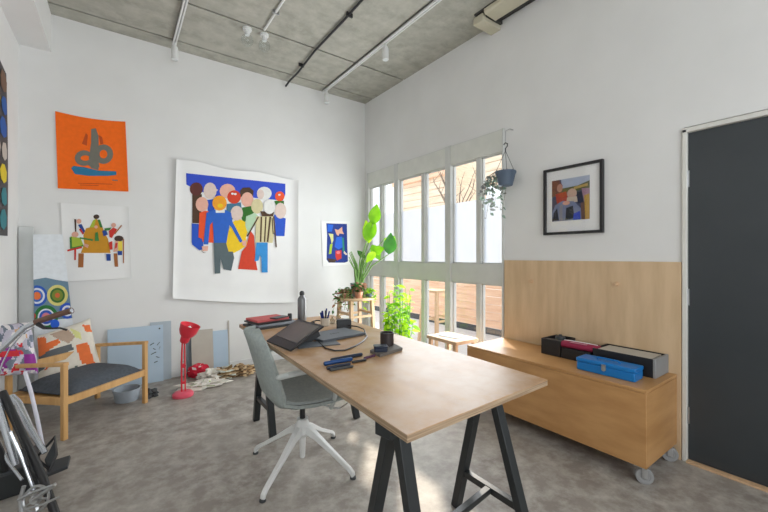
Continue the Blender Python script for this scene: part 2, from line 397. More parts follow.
# ================================================================ CEILING FITTINGS
def spotlight(x, y, zt, label, mtl=M['white']):
    t = thing('spotlight', label, 'spotlight', (x, y, zt-.17), 'track spotlights under the ceiling')
    MB().lathe((x, y, 0), [(.012, zt-.03), (.012, zt)], 12).build('mount', mtl, t)
    MB().lathe((x, y, 0), [(.028, zt-.165), (.032, zt-.16), (.032, zt-.06), (.024, zt-.035), (.008, zt-.03)], 20).build('lamp_head', mtl, t)
    MB().lathe((x, y, 0), [(.0, zt-.166), (.026, zt-.168), (.026, zt-.160)], 16).build('lens', M['bottle_glass'], t)
def track(x, y0, y1, label):
    o = MB(); o.box((x-.018, y0, ZC-.035), (x-.004, y1, ZC)); o.box((x+.004, y0, ZC-.035), (x+.018, y1, ZC)); o.box((x-.018, y0, ZC-.018), (x+.018, y1, ZC)); o.box((x-.02, y1, ZC-.037), (x+.02, y1+.02, ZC))
    t = o.build('lighting_track', M['white'], bevel=.002); tag(t, label, 'lighting track')
track(.45, .2, 4.19, 'white ceiling lighting track ending above the orange poster')
track(2.14, .2, 4.30, 'white ceiling lighting track running nearest the window wall')
spotlight(.45, 4.16, ZC-.035, 'small spotlight at the end of the left ceiling track')
spotlight(2.14, 4.22, ZC-.035, 'small spotlight at the far end of the right ceiling track')
spotlight(2.14, 2.95, ZC-.035, 'spotlight midway along the right ceiling track')
m = MB(); P = [Vector((1.55, .3, ZC-.02)), Vector((1.62, 2.0, ZC-.02)), Vector((1.64, 2.9, ZC-.02)), Vector((1.64, 3.5, ZC-.022)), Vector((1.67, 4.0, ZC-.03)), Vector((1.66, 4.25, ZC-.04)), Vector((1.65, 4.34, ZC-.07))]
m.tube(P, .011, 8)
cb = m.build('electric_cable', M['blackp']); tag(cb, 'thick black cable run across the concrete ceiling', 'cable')
for y in (2.8, 3.85): MB().box((1.615, y, ZC-.036), (1.675, y+.015, ZC-.001)).build('cable_clip', M['blackp'], cb)
m = MB(); m.tube([(1.11, .3, ZC-.014), (1.11, 3.46, ZC-.014)], .011, 8)
cd = m.build('conduit', M['white']); tag(cd, 'thin white conduit pipe leading to the glass globe lamps', 'conduit')
for y in (2.0, 3.15): MB().box((1.08, y, ZC-.03), (1.14, y+.012, ZC)).build('conduit_clip', M['steel'], cd)
for x, y, l in ((.98, 3.56, 'clear glass globe lamp left of the conduit end'), (1.14, 3.56, 'clear glass globe lamp right under the conduit end')):
    t = thing('globe_lamp', l, 'ceiling lamp', (x, y, ZC-.16), 'glass globe lamps on the ceiling')
    MB().lathe((x, y, 0), [(.04, ZC-.02), (.042, ZC)], 20).build('ceiling_rose', M['white'], t)
    MB().lathe((x, y, 0), [(.02, ZC-.065), (.024, ZC-.05), (.024, ZC-.02)], 16).build('lamp_holder', M['white'], t)
    MB().lathe((x, y, 0), [(.001, ZC-.165), (.03, ZC-.158), (.05, ZC-.135), (.056, ZC-.108), (.046, ZC-.08), (.024, ZC-.062)], 20).build('globe', M['bottle_glass'], t)
# beige casing along the right wall
t = thing('ceiling_casing', 'long beige metal casing hung where ceiling meets right wall', 'casing', (2.63, 1.4, 3.29))
m = MB(); m.prism([(2.545, .3, 3.345), (2.56, .3, 3.33), (2.70, .3, 3.325), (2.715, .3, 3.345), (2.715, .3, 3.37), (2.545, .3, 3.37)], (0, 1.77, 0)); m.build('casing_body', M['beige'], t)
MB().box((2.56, 2.095, 3.295), (2.808, 2.20, 3.36)).build('end_bracket', M['beige'], t, bevel=.004)
m = MB(); m.box((2.55, .3, 3.37), (2.805, 2.18, ZC)); m.box((2.60, 2.07, 3.335), (2.80, 2.095, 3.37)); m.build('gap_shade', M['ceil_gap'], t)  # dark boxes painted as the shaded gap around the casing

# ================================================================ WALL ART
def hung(name, label, cat, corners, patches, normal, curl=0, off=.003, nu=16, nv=16, paper=None, group=None, warp=None):
    """paper sheet on a wall; corners tl, tr, br, bl; patches = (material, [points already on the wall])"""
    tl, tr, br, bl = [Vector(c) for c in corners]; n = Vector(normal); mats = [paper or M['paper']]; m = MB()
    def fn(u, v):
        p = (tl*(1-u)+tr*u)*(1-v)+(bl*(1-u)+br*u)*v
        e = max(0, 1-(1-u)/.07)**2*.9+max(0, 1-u/.05)**2*.35+max(0, (v-.90)/.10)**2+max(0, 1-v/.05)**2*.25*abs(math.sin(9*u))
        q = p+n*(off+curl*e)
        if warp: q = q+warp(u, v)
        return q
    m.grid(fn, nu, nv, 0, thick=.0015)
    for i, (mt, poly) in enumerate(patches):
        if mt not in mats: mats.append(mt)
        m.add([Vector(p)+n*(off+.0027+.00018*i) for p in poly], [tuple(range(len(poly)))], mats.index(mt))
    o = m.build(name, mats, smooth=True, angle=50)
    return tag(o, label, cat, group)
NB = (0, -1, 0)
def conv(ox, oy, s, fn, **kw):
    return lambda pts: [fn(ox+x/s, oy+y/s, **kw) for x, y in pts]
# orange poster
c = conv(40, 100, 5.12, onY)
OR = flat(255, 110, 0)
g = flat(120, 118, 108); bl = flat(40, 120, 160); do = flat(196, 78, 20)
pat = [(do, c([(215, 225), (235, 170), (245, 180), (240, 235)])), (do, c([(300, 180), (318, 190), (325, 225), (310, 228)])),
       (g, c(circ(225, 298, 47, 40))), (OR, c(circ(232, 298, 24, 14))), (g, c(circ(325, 278, 50, 50))), (OR, c(circ(325, 278, 20, 22))),
       (g, c([(262, 150), (285, 145), (300, 185), (300, 260), (300, 360), (262, 350), (250, 300), (262, 220)])),
       (bl, c([(160, 350), (172, 338), (230, 345), (270, 355), (300, 362), (390, 366), (392, 384), (350, 389), (250, 389), (180, 380)])),
       (g, c([(235, 325), (300, 315), (305, 345), (270, 352)])),
       (do, c([(195, 425), (370, 430), (370, 433), (195, 428)])), (do, c([(205, 434), (300, 437), (300, 440), (205, 437)])), (g, c([(370, 408), (398, 410), (398, 415), (370, 413)]))]
tl, tr, br, bl_ = c([(78, 58), (437, 112), (453, 470), (92, 453)])
hung('poster', 'orange poster with a grey and blue rounded figure, hung on back wall', 'poster', [tl, tr, br, bl_], pat, NB, .008, paper=OR,
     warp=lambda u, v: Vector((0, 0, -.018*math.sin(math.pi*u)*(1-v))))
# drawing of people around a table
c = conv(50, 195, 5.69, onY)
och = flat(205, 145, 30); dk = flat(70, 50, 40); gr = flat(60, 130, 60); rd = flat(205, 50, 40); bu = flat(30, 70, 150); pk = flat(225, 170, 150); lim = flat(170, 190, 60); br_ = flat(165, 100, 50); yl = flat(240, 215, 80)
pat = [(och, c([(205, 190), (225, 185), (300, 185), (310, 215), (330, 250), (345, 330), (175, 330), (195, 280), (190, 230)])),
       (och, c([(230, 190), (262, 130), (300, 190)])), (lim, c([(225, 185), (245, 145), (262, 135), (250, 185)])), (gr, c([(270, 140), (285, 140), (300, 185), (285, 185)])),
       (dk, c(circ(264, 124, 17, 13))), (pk, c(circ(262, 182, 10, 9))),
       (br_, c([(162, 332), (193, 332), (190, 412), (160, 412)])), (br_, c([(362, 332), (383, 332), (388, 408), (368, 408)])),
       (lim, c([(118, 235), (175, 245), (190, 285), (150, 300), (120, 298)])), (gr, c([(112, 240), (124, 240), (126, 298), (190, 285), (192, 292), (115, 308)])), (pk, c(circ(143, 225, 20, 16))),
       (rd, c([(98, 312), (180, 292), (185, 302), (150, 310), (148, 370), (138, 370), (138, 312), (100, 322)])), (gr, c([(170, 240), (245, 252), (243, 262), (168, 248)])),
       (dk, c([(138, 138), (150, 138), (150, 210), (143, 210)])), (pk, c(circ(165, 150, 14, 14))), (bu, c([(160, 170), (180, 165), (200, 205), (190, 222)])), (rd, c([(165, 195), (175, 190), (195, 222), (185, 225)])),
       (bu, c([(298, 205), (318, 195), (330, 225), (305, 235)])), (gr, c([(310, 190), (350, 185), (340, 200), (312, 205)])), (rd, c([(335, 205), (360, 185), (382, 195), (352, 245), (338, 240)])), (pk, c(circ(362, 172, 14, 13))), (br_, c([(405, 170), (410, 175), (370, 225), (365, 220)])),
       (dk, c(circ(392, 248, 26, 17))), (pk, c([(372, 262), (395, 262), (385, 320), (360, 325)])), (yl, c([(388, 265), (412, 262), (412, 318), (388, 320)])), (bu, c([(384, 318), (410, 318), (410, 342), (386, 342)])), (br_, c([(414, 250), (421, 250), (421, 388), (415, 388)])),
       (rd, c([(335, 270), (355, 262), (356, 310), (340, 312)])), (gr, c([(258, 215), (272, 210), (280, 262), (255, 262)])), (bu, c([(320, 335), (345, 335), (346, 374), (322, 374)])), (pk, c([(195, 275), (222, 285), (215, 302), (195, 292)])), (rd, c([(372, 275), (385, 272), (380, 300), (370, 305)]))]
hung('drawing', 'white sheet painted with small people around an ochre table', 'drawing', c([(62, 45), (447, 68), (465, 472), (80, 492)]), pat, NB, .01)
# crowd painting
c = conv(170, 155, 5.69, onY)
def k5(pts): return c([(x, y+370) for x, y in pts])
B1 = flat(35, 85, 200); B2 = flat(40, 100, 200); ora = flat(240, 85, 40); skin = flat(235, 180, 160); pale = flat(225, 205, 195); brn = flat(95, 45, 40); dbr = flat(80, 55, 35); yel = flat(245, 205, 30)
gry = flat(90, 105, 110); sky = flat(50, 145, 215); mint = flat(185, 215, 180); olv = flat(45, 110, 30); amb = flat(245, 165, 40); cream = flat(215, 205, 160); wht = flat(232, 232, 228); dred = flat(215, 65, 35)
pat = [(flat(50, 80, 205), c([(90, 105), (653, 165), (653, 225), (640, 260), (420, 240), (260, 240), (150, 200), (92, 170)])),
       (dbr, c([(125, 215), (180, 225), (175, 390), (125, 388)])), (B1, c([(122, 390), (180, 395), (185, 470), (178, 540), (122, 500)])), (B1, k5([(122, 120), (185, 120), (190, 165), (165, 172), (125, 140)])),
       (brn, c(circ(148, 195, 37, 38))), (pale, c(circ(226, 205, 37, 47))), (pale, c([(255, 190), (272, 200), (258, 212)])), (B1, c([(205, 258), (255, 250), (250, 330), (215, 330)])),
       (skin, c(circ(325, 207, 45, 42))), (flat(70, 120, 150), c([(320, 280), (400, 270), (412, 350), (345, 370), (318, 330)])), (dred, c(circ(362, 240, 39, 38))),
       (dbr, c([(395, 205), (410, 188), (450, 185), (473, 205), (470, 235), (400, 240)])), (skin, c(circ(437, 255, 35, 42))), (olv, c([(408, 300), (465, 290), (475, 330), (440, 350), (418, 395), (400, 350)])),
       (wht, c(circ(533, 220, 42, 38))), (pale, c(circ(512, 225, 20, 28))), (olv, c([(590, 262), (645, 262), (645, 285), (600, 290)])), (ora, c(circ(621, 236, 27, 28))), (B1, c([(590, 340), (655, 362), (648, 462), (592, 460), (575, 420)])), (pale, c(circ(625, 318, 33, 45))),
       (ora, c([(165, 330), (200, 318), (245, 330), (245, 500), (160, 470)])), (ora, k5([(160, 60), (245, 60), (242, 130), (185, 125)])), (skin, c(circ(180, 282, 36, 42))), 
       (yel, c([(345, 390), (385, 360), (430, 385), (437, 440), (415, 520), (325, 520), (330, 440)])), (yel, k5([(325, 60), (415, 60), (440, 140), (395, 170), (365, 185), (350, 190), (325, 195), (318, 130)])), (pale, c(circ(377, 332, 35, 42))),
       (dred, k5([(455, 60), (475, 90), (485, 235), (495, 285), (385, 278), (405, 180), (430, 150)])), (mint, c([(430, 350), (480, 330), (500, 350), (480, 400), (440, 450), (425, 400)])), (cream, c(circ(492, 293, 34, 42))),
       (dbr, c([(510, 320), (590, 325), (580, 355), (520, 352)])), (cream, c([(485, 350), (590, 350), (595, 400), (580, 500), (482, 500)])), (wht, c(circ(562, 295, 34, 42))),
       (dbr, c([(512, 352), (521, 352), (516, 495), (507, 495)])), (dbr, c([(538, 352), (546, 352), (538, 495), (530, 495)])), (dbr, c([(562, 352), (572, 352), (556, 495), (546, 495)])), (dbr, c([(582, 350), (590, 350), (604, 525), (597, 525)])), (dbr, c([(497, 350), (503, 354), (440, 465), (432, 462)])), (dbr, c([(574, 360), (580, 360), (586, 450), (580, 450)])),
       (sky, k5([(488, 128), (552, 128), (552, 298), (518, 298), (516, 215), (508, 200), (500, 230), (478, 235)])),
       (gry, k5([(245, 128), (315, 125), (330, 180), (355, 180), (362, 215), (345, 288), (302, 280), (285, 220), (283, 303), (252, 305)])),
       (B2, c([(205, 330), (250, 312), (310, 312), (345, 330), (352, 380), (410, 490), (396, 500), (345, 410), (335, 400), (318, 500), (248, 500), (240, 380), (225, 400), (215, 510), (188, 508)])), (wht, c([(255, 305), (310, 305), (308, 330), (258, 330)])),
       (amb, c(circ(279, 275, 41, 43))), (yel, c(circ(283, 290, 16, 12))), (skin, k5([(178, 150), (215, 148), (212, 175), (185, 178)])), (dk, k5([(170, 168), (185, 182), (205, 188), (185, 186)])), (skin, c([(405, 490), (432, 485), (430, 520), (410, 515)])),
       (wht, c(circ(618, 228, 7, 5))), (wht, c(circ(352, 222, 8, 6))), (wht, c(circ(368, 224, 8, 6)))]
c2 = lambda pts: [onY(*p) for p in pts]
hung('painting', 'large white sheet with painted crowd of people in bright clothes', 'painting', c2([(176, 160), (297, 180), (296.5, 302), (172, 298)]), pat, NB, .04, nu=40, nv=30, off=.016,
     warp=lambda u, v: Vector((0, .009*abs(math.sin(5*u+1))*v, .014*math.sin(12*u)*(1-v)+.02*math.sin(math.pi*u)*v*-1)))
# small blue painting
c = conv(300, 210, 7.88, onY)
nv_ = flat(25, 55, 140); b3 = flat(30, 100, 215)
pat = [(nv_, c([(206, 105), (368, 110), (372, 300), (376, 405), (350, 415), (225, 415), (208, 390), (212, 200)])), (b3, c([(215, 112), (262, 118), (250, 170), (215, 172)])), (b3, c([(285, 215), (330, 210), (345, 290), (300, 310), (270, 290)])),
       (pk, c([(272, 150), (300, 158), (330, 132), (332, 165), (345, 190), (310, 185), (300, 205), (285, 190)])), (flat(220, 220, 150), c([(222, 185), (260, 190), (262, 240), (248, 268), (238, 220)])), (flat(170, 200, 50), c([(235, 270), (255, 265), (245, 345), (225, 348)])),
       (rd, c([(278, 320), (325, 318), (325, 380), (290, 398), (278, 370)])), (flat(235, 120, 130), c(circ(300, 335, 16, 12))), (flat(40, 140, 120), c([(330, 220), (342, 218), (350, 320), (335, 330)])), (pale, c([(345, 320), (372, 350), (360, 356), (342, 340)])), (dk, c([(215, 380), (290, 390), (270, 414), (225, 412)]))]
hung('painting', 'small blue painting with a red shape, hung beside the tall plant', 'painting', c([(165, 85), (392, 90), (394, 430), (178, 445)]), pat, NB, .004)
# mosaic-like cloth on left wall
yz = lambda y, z: Vector((XL, y, z)); NL = (1, 0, 0)
pat = []; random.seed(11); cols = [flat(225, 200, 40), flat(235, 150, 20), flat(240, 200, 110), flat(30, 90, 170), flat(170, 200, 40), flat(225, 80, 40), flat(200, 190, 180), flat(120, 90, 70), flat(50, 130, 140)]
for i in range(4):
    for j in range(7):
        y0 = 3.06+i*.20+.03*(j % 2); z0 = 1.44+j*.165
        rr_ = random.uniform(.068, .082); pts = [(y0+.09+rr_*1.25*math.cos(2*math.pi*k_/7+i)*random.uniform(.9, 1.1), z0+.075+rr_*math.sin(2*math.pi*k_/7+i)*random.uniform(.9, 1.1)) for k_ in range(7)]
        pts = [(min(a_, 3.845), b_) for a_, b_ in pts]
        pat.append((random.choice(cols), [yz(*q) for q in pts]))
hung('wall_hanging', 'dark cloth with bright mosaic patches hanging on the left wall', 'wall hanging', [yz(3.0, 2.73), yz(3.86, 2.60), yz(3.90, 1.40), yz(3.0, 1.38)], pat, NL, .0, paper=flat(75, 72, 75), off=.012,
     warp=lambda u, v: Vector((0, -.04*math.sin(3*v)*0+.03*math.sin(math.pi*v)*u, 0)))

# framed picture on the right wall
t = thing('framed_picture', 'black framed picture with white mount above the plywood panel', 'picture', onX(573, 236))
c = conv(535, 150, 5.69, onX, x=XR-.012)
o_ = [onX(*p, x=XR-.03) for p in ((543.3, 170.2), (602.6, 159), (602.6, 232.4), (543.3, 235.2))]
y0 = o_[1].y; y1 = o_[0].y; z1 = (o_[0].z+o_[1].z)/2; z0 = (o_[2].z+o_[3].z)/2; fw = .02
m = MB(); xa, xb = XR-.032, XR-.001
m.box((xa, y0, z0), (xb, y0+fw, z1)); m.box((xa, y1-fw, z0), (xb, y1, z1)); m.box((xa, y0+fw, z0), (xb, y1-fw, z0+fw)); m.box((xa, y0+fw, z1-fw), (xb, y1-fw, z1)); m.build('frame', M['blackp'], t, bevel=.001)
MB().box((XR-.013, y0+fw, z0+fw), (XR-.001, y1-fw, z1-fw)).build('mount', M['paper'], t)
# the print: a seated group outdoors, as plain colour areas
ap = [(.0, .0, .62, 1), ]
Y0, Y1, Z0, Z1 = y0+.095, y1-.065, z0+.105, z1-.095
def q(u, v): return Vector((XR-.0145, Y1-(Y1-Y0)*u, Z1-(Z1-Z0)*v))
pr_ = [((70, 75, 100), [(0, 0), (1, 0), (1, 1), (0, 1)]), ((175, 185, 205), [(.25, 0), (1, 0), (1, .24), (.3, .26)]), ((95, 95, 55), [(.28, .22), (.7, .2), (1, .12), (1, .32), (.3, .32)]), ((190, 160, 90), [(.6, .22), (.95, .18), (.95, .24), (.6, .28)]),
       ((120, 75, 60), [(0, 0), (.2, 0), (.3, .15), (.28, .32), (.1, .38), (0, .4)]), ((190, 140, 120), circ(.22, .2, .08, .1)), ((175, 60, 40), [(.1, .34), (.4, .3), (.45, .55), (.15, .6)]), ((200, 165, 150), circ(.55, .37, .13, .12)), ((205, 190, 170), [(.42, .45), (.68, .45), (.7, .58), (.4, .6)]),
       ((35, 40, 60), [(.68, .35), (.8, .35), (.86, .62), (.7, .62)]), ((165, 130, 150), [(.8, .28), (1, .3), (1, .55), (.86, .6)]), ((120, 130, 160), [(.1, .6), (.3, .52), (.6, .56), (.8, .75), (.8, 1), (.05, 1), (0, .8)]), ((35, 40, 55), [(.05, .8), (.15, .68), (.2, .98), (.03, .98)]), ((140, 140, 150), [(.22, .62), (.3, .6), (.3, 1), (.2, 1)]), ((215, 160, 140), circ(.4, .58, .1, .05)),
       ((35, 45, 55), [(.4, .7), (.58, .66), (.62, .96), (.38, .98)]), ((45, 70, 190), [(.6, .85), (.76, .8), (.78, 1), (.58, 1)]), ((190, 150, 60), [(.87, .45), (1, .42), (1, 1), (.89, 1)]), ((110, 80, 70), [(.78, .62), (.87, .6), (.88, 1), (.8, 1)])]
m = MB(); mats = []
for i, (cc, poly) in enumerate(pr_):
    fm = flat(*cc, .6)
    if fm not in mats: mats.append(fm)
    m.add([q(*p)-Vector((.0002*i, 0, 0)) for p in poly], [tuple(range(len(poly)))], mats.index(fm))
m.build('print', mats, t)
MB().box((XR-.024, y0+fw, z0+fw), (XR-.022, y1-fw, z1-fw)).build('glass', M['glass'], t)

# ================================================================ PLYWOOD PANEL AND BENCH
t = MB().box((XR-.019, .772, 0), (XR-.001, 2.045, 1.213)).build('plywood_panel', M['ply_panel'], bevel=.002); tag(t, 'pale plywood sheet fixed to the right wall behind the bench', 'panel')
for px, py in ((532, 281), (617, 284)):
    p = onX(px, py, XR-.018); m = MB(); m.lathe(p+Vector((-.0, 0, 0)), [(.016, 0), (.016, .006), (.009, .008), (.009, .03), (.014, .034), (.012, .04)], 14, mtx=Matrix.Rotation(R(-90), 4, 'Y')); m.build('peg', M['pale_wood'], t)
t = thing('storage_bench', 'plywood storage bench on castors against the right wall', 'bench', (2.55, 1.42, 0))
BX0, BX1, BY0, BY1, BZ0, BZ1 = 2.31, 2.785, .79, 2.05, .098, .523
m = MB(); m.box((BX0, BY0, BZ0), (BX0+.018, BY1, BZ1-.02)); m.box((BX1-.018, BY0, BZ0), (BX1, BY1, BZ1-.02)); m.box((BX0+.018, BY0, BZ0), (BX1-.018, BY0+.018, BZ1-.02)); m.box((BX0+.018, BY1-.018, BZ0), (BX1-.018, BY1, BZ1-.02)); m.box((BX0+.018, BY0+.018, BZ0), (BX1-.018, BY1-.018, BZ0+.018))
m.build('body', M['ply_bench'], t, bevel=.0015)
MB().box((BX0, BY0, BZ1-.018), (BX1, BY1, BZ1)).build('lid', M['ply_bench'], t, bevel=.0015)
for x in (BX0+.030, BX1-.06):
    for y in (BY0+.030, BY1-.07):
        K = rotated((x, y, 0), R(-58)); ct = MB(); ct.box((x-.03, y-.03, .094), (x+.03, y+.03, BZ0))
        ct.box((-.004, -.020, .036), (.022, -.017, .094), mtx=K); ct.box((-.004, .017, .036), (.022, .020, .094), mtx=K); ct.tube([K @ Vector((.010, -.022, .044)), K @ Vector((.010, .022, .044))], .005, 8)
        co = ct.build('caster', M['steel'], t); rt = K.to_3x3().to_4x4() @ Matrix.Rotation(R(90), 4, 'X'); wc_ = K @ Vector((.010, 0, .044))
        MB().lathe(wc_, [(.001, -.012), (.026, -.012), (.028, -.014), (.041, -.014), (.044, -.010), (.044, .010), (.041, .014), (.028, .014), (.026, .012), (.001, .012)], 28, mtx=rt).build('wheel', M['rubber'], co)
        MB().lathe(wc_, [(.001, -.015), (.012, -.015), (.012, .015), (.001, .015)], 14, mtx=rt).build('hub', M['dark'], co)

# things on the bench
bz = BZ1
def open_tray(m, lo, hi, wall=.006, mi=0):
    x0, y0, z0 = lo; x1, y1, z1 = hi
    m.box(lo, (x1, y1, z0+wall), mi); m.box((x0, y0, z0), (x0+wall, y1, z1), mi); m.box((x1-wall, y0, z0), (x1, y1, z1), mi); m.box((x0, y0, z0), (x1, y0+wall, z1), mi); m.box((x0, y1-wall, z0), (x1, y1, z1), mi)
# blue toolbox
A = onZ(576.5, 369, bz); B = onZ(635, 383, bz); ang = math.atan2((A-B).y, (A-B).x); L = (A-B).length
print('bluebox', A, B, L)
T = rotated(B, ang)   # local x from near corner along the front, local y towards camera is negative
t = thing('toolbox', 'bright blue metal toolbox with carrying handle on the bench', 'toolbox', (A+B)/2)
H = .078; Dp = -.125
m = MB(); m.box((0, Dp, 0), (L, 0, H*.68), mtx=T); m.build('body', M['bluebox'], t, bevel=.006)
m = MB(); m.box((-.003, Dp-.003, H*.68), (L+.003, .003, H), mtx=T); m.build('lid', M['bluebox'], t, bevel=.006)
m = MB(); m.tube([T @ Vector(p) for p in ((L*.3, Dp/2, H), (L*.33, Dp/2+.012, H+.014), (L*.67, Dp/2+.012, H+.014), (L*.7, Dp/2, H))], .005, 8); m.build('handle', M['bluebox'], t)
m = MB(); m.box((L*.5-.012, .002, H*.42), (L*.5+.012, .009, H*.86), mtx=T); m.lathe(T @ Vector((L*.5, .009, H*.5)), [(.001, .004), (.011, .004), (.011, -.004)], 14, mtx=T.to_3x3().to_4x4() @ Matrix.Rotation(R(90), 4, 'X')); m.build('latch', M['steel'], t)
# long black case with pale top
A = onZ(657.6, 381, bz); B = onZ(670, 374, bz); C_ = onZ(596, 353, bz)
print('case', A, B, C_)
x0, x1 = 2.575, 2.785; y0, y1 = .835, 1.19
t = thing('storage_case', 'long shallow black box with pale wooden top beside the wall', 'box', ((x0+x1)/2, (y0+y1)/2, bz))
m = MB(); open_tray(m, (x0, y0, bz), (x1, y1, bz+.113)); m.build('body', M['blackp'], t, bevel=.002)
MB().box((x0+.014, y0+.03, bz+.090), (x1-.014, y1-.02, bz+.108)).build('insert', M['card'], t, bevel=.002)
MB().box((x0-.001, y0-.003, bz), (x1+.001, y0+.012, bz+.114)).build('end_cap', M['rubber'], t, bevel=.003)
# black tray at the far end with odds and ends
x0, x1 = 2.567, 2.775; y0, y1 = 1.405, 1.555
t = thing('tray', 'deep black tray holding odds and ends, at the bench far end', 'tray', ((x0+x1)/2, (y0+y1)/2, bz))
m = MB(); open_tray(m, (x0, y0, bz), (x1, y1, bz+.115)); m.build('body', M['blackp'], t, bevel=.002)
tag(MB().lathe((2.69, 1.475, bz+.006), [(.034, 0), (.036, .02), (.036, .105), (.033, .12), (.012, .124), (.012, .132)], 20).build('jar', M['dark']), 'dark round jar standing inside the black tray', 'jar')
tag(MB().box((2.580, 1.42, bz+.006), (2.635, 1.54, bz+.110)).build('carton', M['dark'], bevel=.004), 'small dark carton tucked in the black tray front', 'carton')
# maroon pencil case lying over a flat black carton
tag(MB().box((2.567, 1.205, bz), (2.72, 1.40, bz+.075)).build('carton', M['blackp'], bevel=.003), 'flat black carton under the maroon pencil case', 'carton')
T = rotated((2.63, 1.30, bz+.0755), R(4))
t = thing('pencil_case', 'maroon soft pencil case lying on the flat black carton', 'pencil case', (2.63, 1.30, bz+.0755))
MB().box((-.055, -.125, 0), (.055, .125, .042), mtx=T).build('pouch', flat(150, 35, 70), t, bevel=.019)
m = MB(); m.tube([T @ Vector(p) for p in ((.01, -.112, .041), (.01, -.06, .044), (.01, .06, .044), (.01, .112, .041))], .0035, 6); m.build('zip', M['paper'], t)
m = MB(); m.box((-.050, -.06, .0425), (-.015, .05, .0435), mtx=T); m.build('patch', flat(200, 130, 150), t)

# ================================================================ DESK
TZ, TT = .74, .024
t = thing('trestle_desk', 'plywood desk top on black steel trestles in the room middle', 'desk', (1.05, 1.82, 0)); desk = t
m = MB(); cor = [(.668, .815), (1.437, .842), (1.500, 2.86), (.732, 2.87)]
m.prism([(x, y, TZ-TT) for x, y in cor], (0, 0, TT-.003), 1); m.prism([(x, y, TZ-.003) for x, y in cor], (0, 0, .003), 0)
m.build('tabletop', [M['ply_h'], M['ply_edge']], t, smooth=False)
def trestle(la, ra, feet_l, feet_r, brace=True):
    """ridge ends (x, y); feet as (x, y) pairs"""
    zt = TZ-TT; tr = MB().bar((*la, zt-.022), (*ra, zt-.022), .07, .044, up=(0, 0, 1)).build('trestle', M['black'], desk, bevel=.003)
    out = []
    for top, feet, k in ((la, feet_l, .065), (ra, feet_r, -.04)):
        dx = Vector((ra[0]-la[0], ra[1]-la[1], 0)).normalized()
        for i, f in enumerate(feet):
            s_ = 1 if f[1] > top[1] else -1
            a = Vector((top[0], top[1]+s_*.028, zt-.044))+dx*k; b = Vector((f[0], f[1], 0))
            MB().bar(a, b, .036, .044, up=(1, 0, 0)).build('leg', M['black'], tr, bevel=.002)
            out.append((a, b))
    zz = .19
    def at(lg, z): a, b = lg; return a+(b-a)*((a.z-z)/(a.z-b.z))
    for i in (0, 2):
        MB().bar(at(out[i], zz), at(out[i+1], zz), .03, .03).build('cross_bar', M['black'], tr, bevel=.002)
    mid0 = (at(out[0], zz)+at(out[1], zz))/2; mid1 = (at(out[2], zz)+at(out[3], zz))/2
    MB().bar(mid0, mid1, .03, .025).build('stretcher', M['black'], tr, bevel=.002)
trestle((.682, .955), (1.42, 1.12), [(.768, 1.21), (.785, .83)], [(1.375, 1.29), (1.37, .86)])
trestle((.78, 2.66), (1.47, 2.64), [(.85, 2.85), (.852, 2.475)], [(1.49, 2.84), (1.49, 2.43)])

# ================================================================ OFFICE CHAIR
cx, cy = .890, 2.07
t = thing('office_chair', 'grey shell office chair with white star base beside the desk', 'chair', (cx, cy, 0))
m = MB()
hub = Vector((cx, cy, .225))
for k in range(4):
    a = R(32+90*k); dv = Vector((math.cos(a), math.sin(a), 0)); rr = (.36, .35, .345, .335)[k]
    b = MB(); sd = Vector((-dv.y, dv.x, 0))
    pts = [(.02, .232, .027, .052), (.09, .200, .022, .038), (.20, .128, .017, .027), (rr-.02, .050, .014, .023), (rr, .03, .014, .022), (rr+.004, .010, .013, .02)]
    vs = []; fs = []
    for r_, z_, w_, h_ in pts:
        c0 = Vector((cx, cy, z_))+dv*r_
        nrm = Vector((0, 0, 1)) if r_ < rr-.03 else (Vector((0, 0, .6))+dv*.8).normalized()
        vs += [c0-sd*w_-nrm*h_/2, c0+sd*w_-nrm*h_/2, c0+sd*w_*.75+nrm*h_/2, c0-sd*w_*.75+nrm*h_/2]
    n = len(pts)
    for i in range(n-1):
        for q_ in range(4): fs.append((i*4+q_, i*4+(q_+1) % 4, (i+1)*4+(q_+1) % 4, (i+1)*4+q_))
    fs += [(3, 2, 1, 0), ((n-1)*4, (n-1)*4+1, (n-1)*4+2, (n-1)*4+3)]
    b.add(vs, fs); lg = b.build('leg', M['white'], t, bevel=.004)
    fp = Vector((cx, cy, 0))+dv*(rr+.002); MB().lathe(fp, [(.016, 0), (.018, .004), (.016, .012)], 14).build('glide', M['dark'], lg)
MB().lathe((cx, cy, 0), [(.012, .05), (.015, .055), (.020, .17), (.046, .20), (.046, .235), (.034, .27), (.034, .285)], 24).build('hub', M['white'], t)
MB().lathe((cx, cy, 0), [(.016, .285), (.016, .385)], 16).build('gas_lift', M['blackp'], t)
m = MB(); m.box((cx-.10, cy-.07, .375), (cx+.12, cy+.07, .405)); m.build('seat_mechanism', M['dark'], t, bevel=.01)
m = MB(); m.tube([(cx+.05, cy-.05, .385), (cx+.12, cy-.17, .372), (cx+.15, cy-.19, .37), (cx+.22, cy-.15, .37)], .005, 8); m.build('lever', M['steel'], t)
yaw = R(-5.5)
Tc = rotated((cx, cy, 0), yaw)
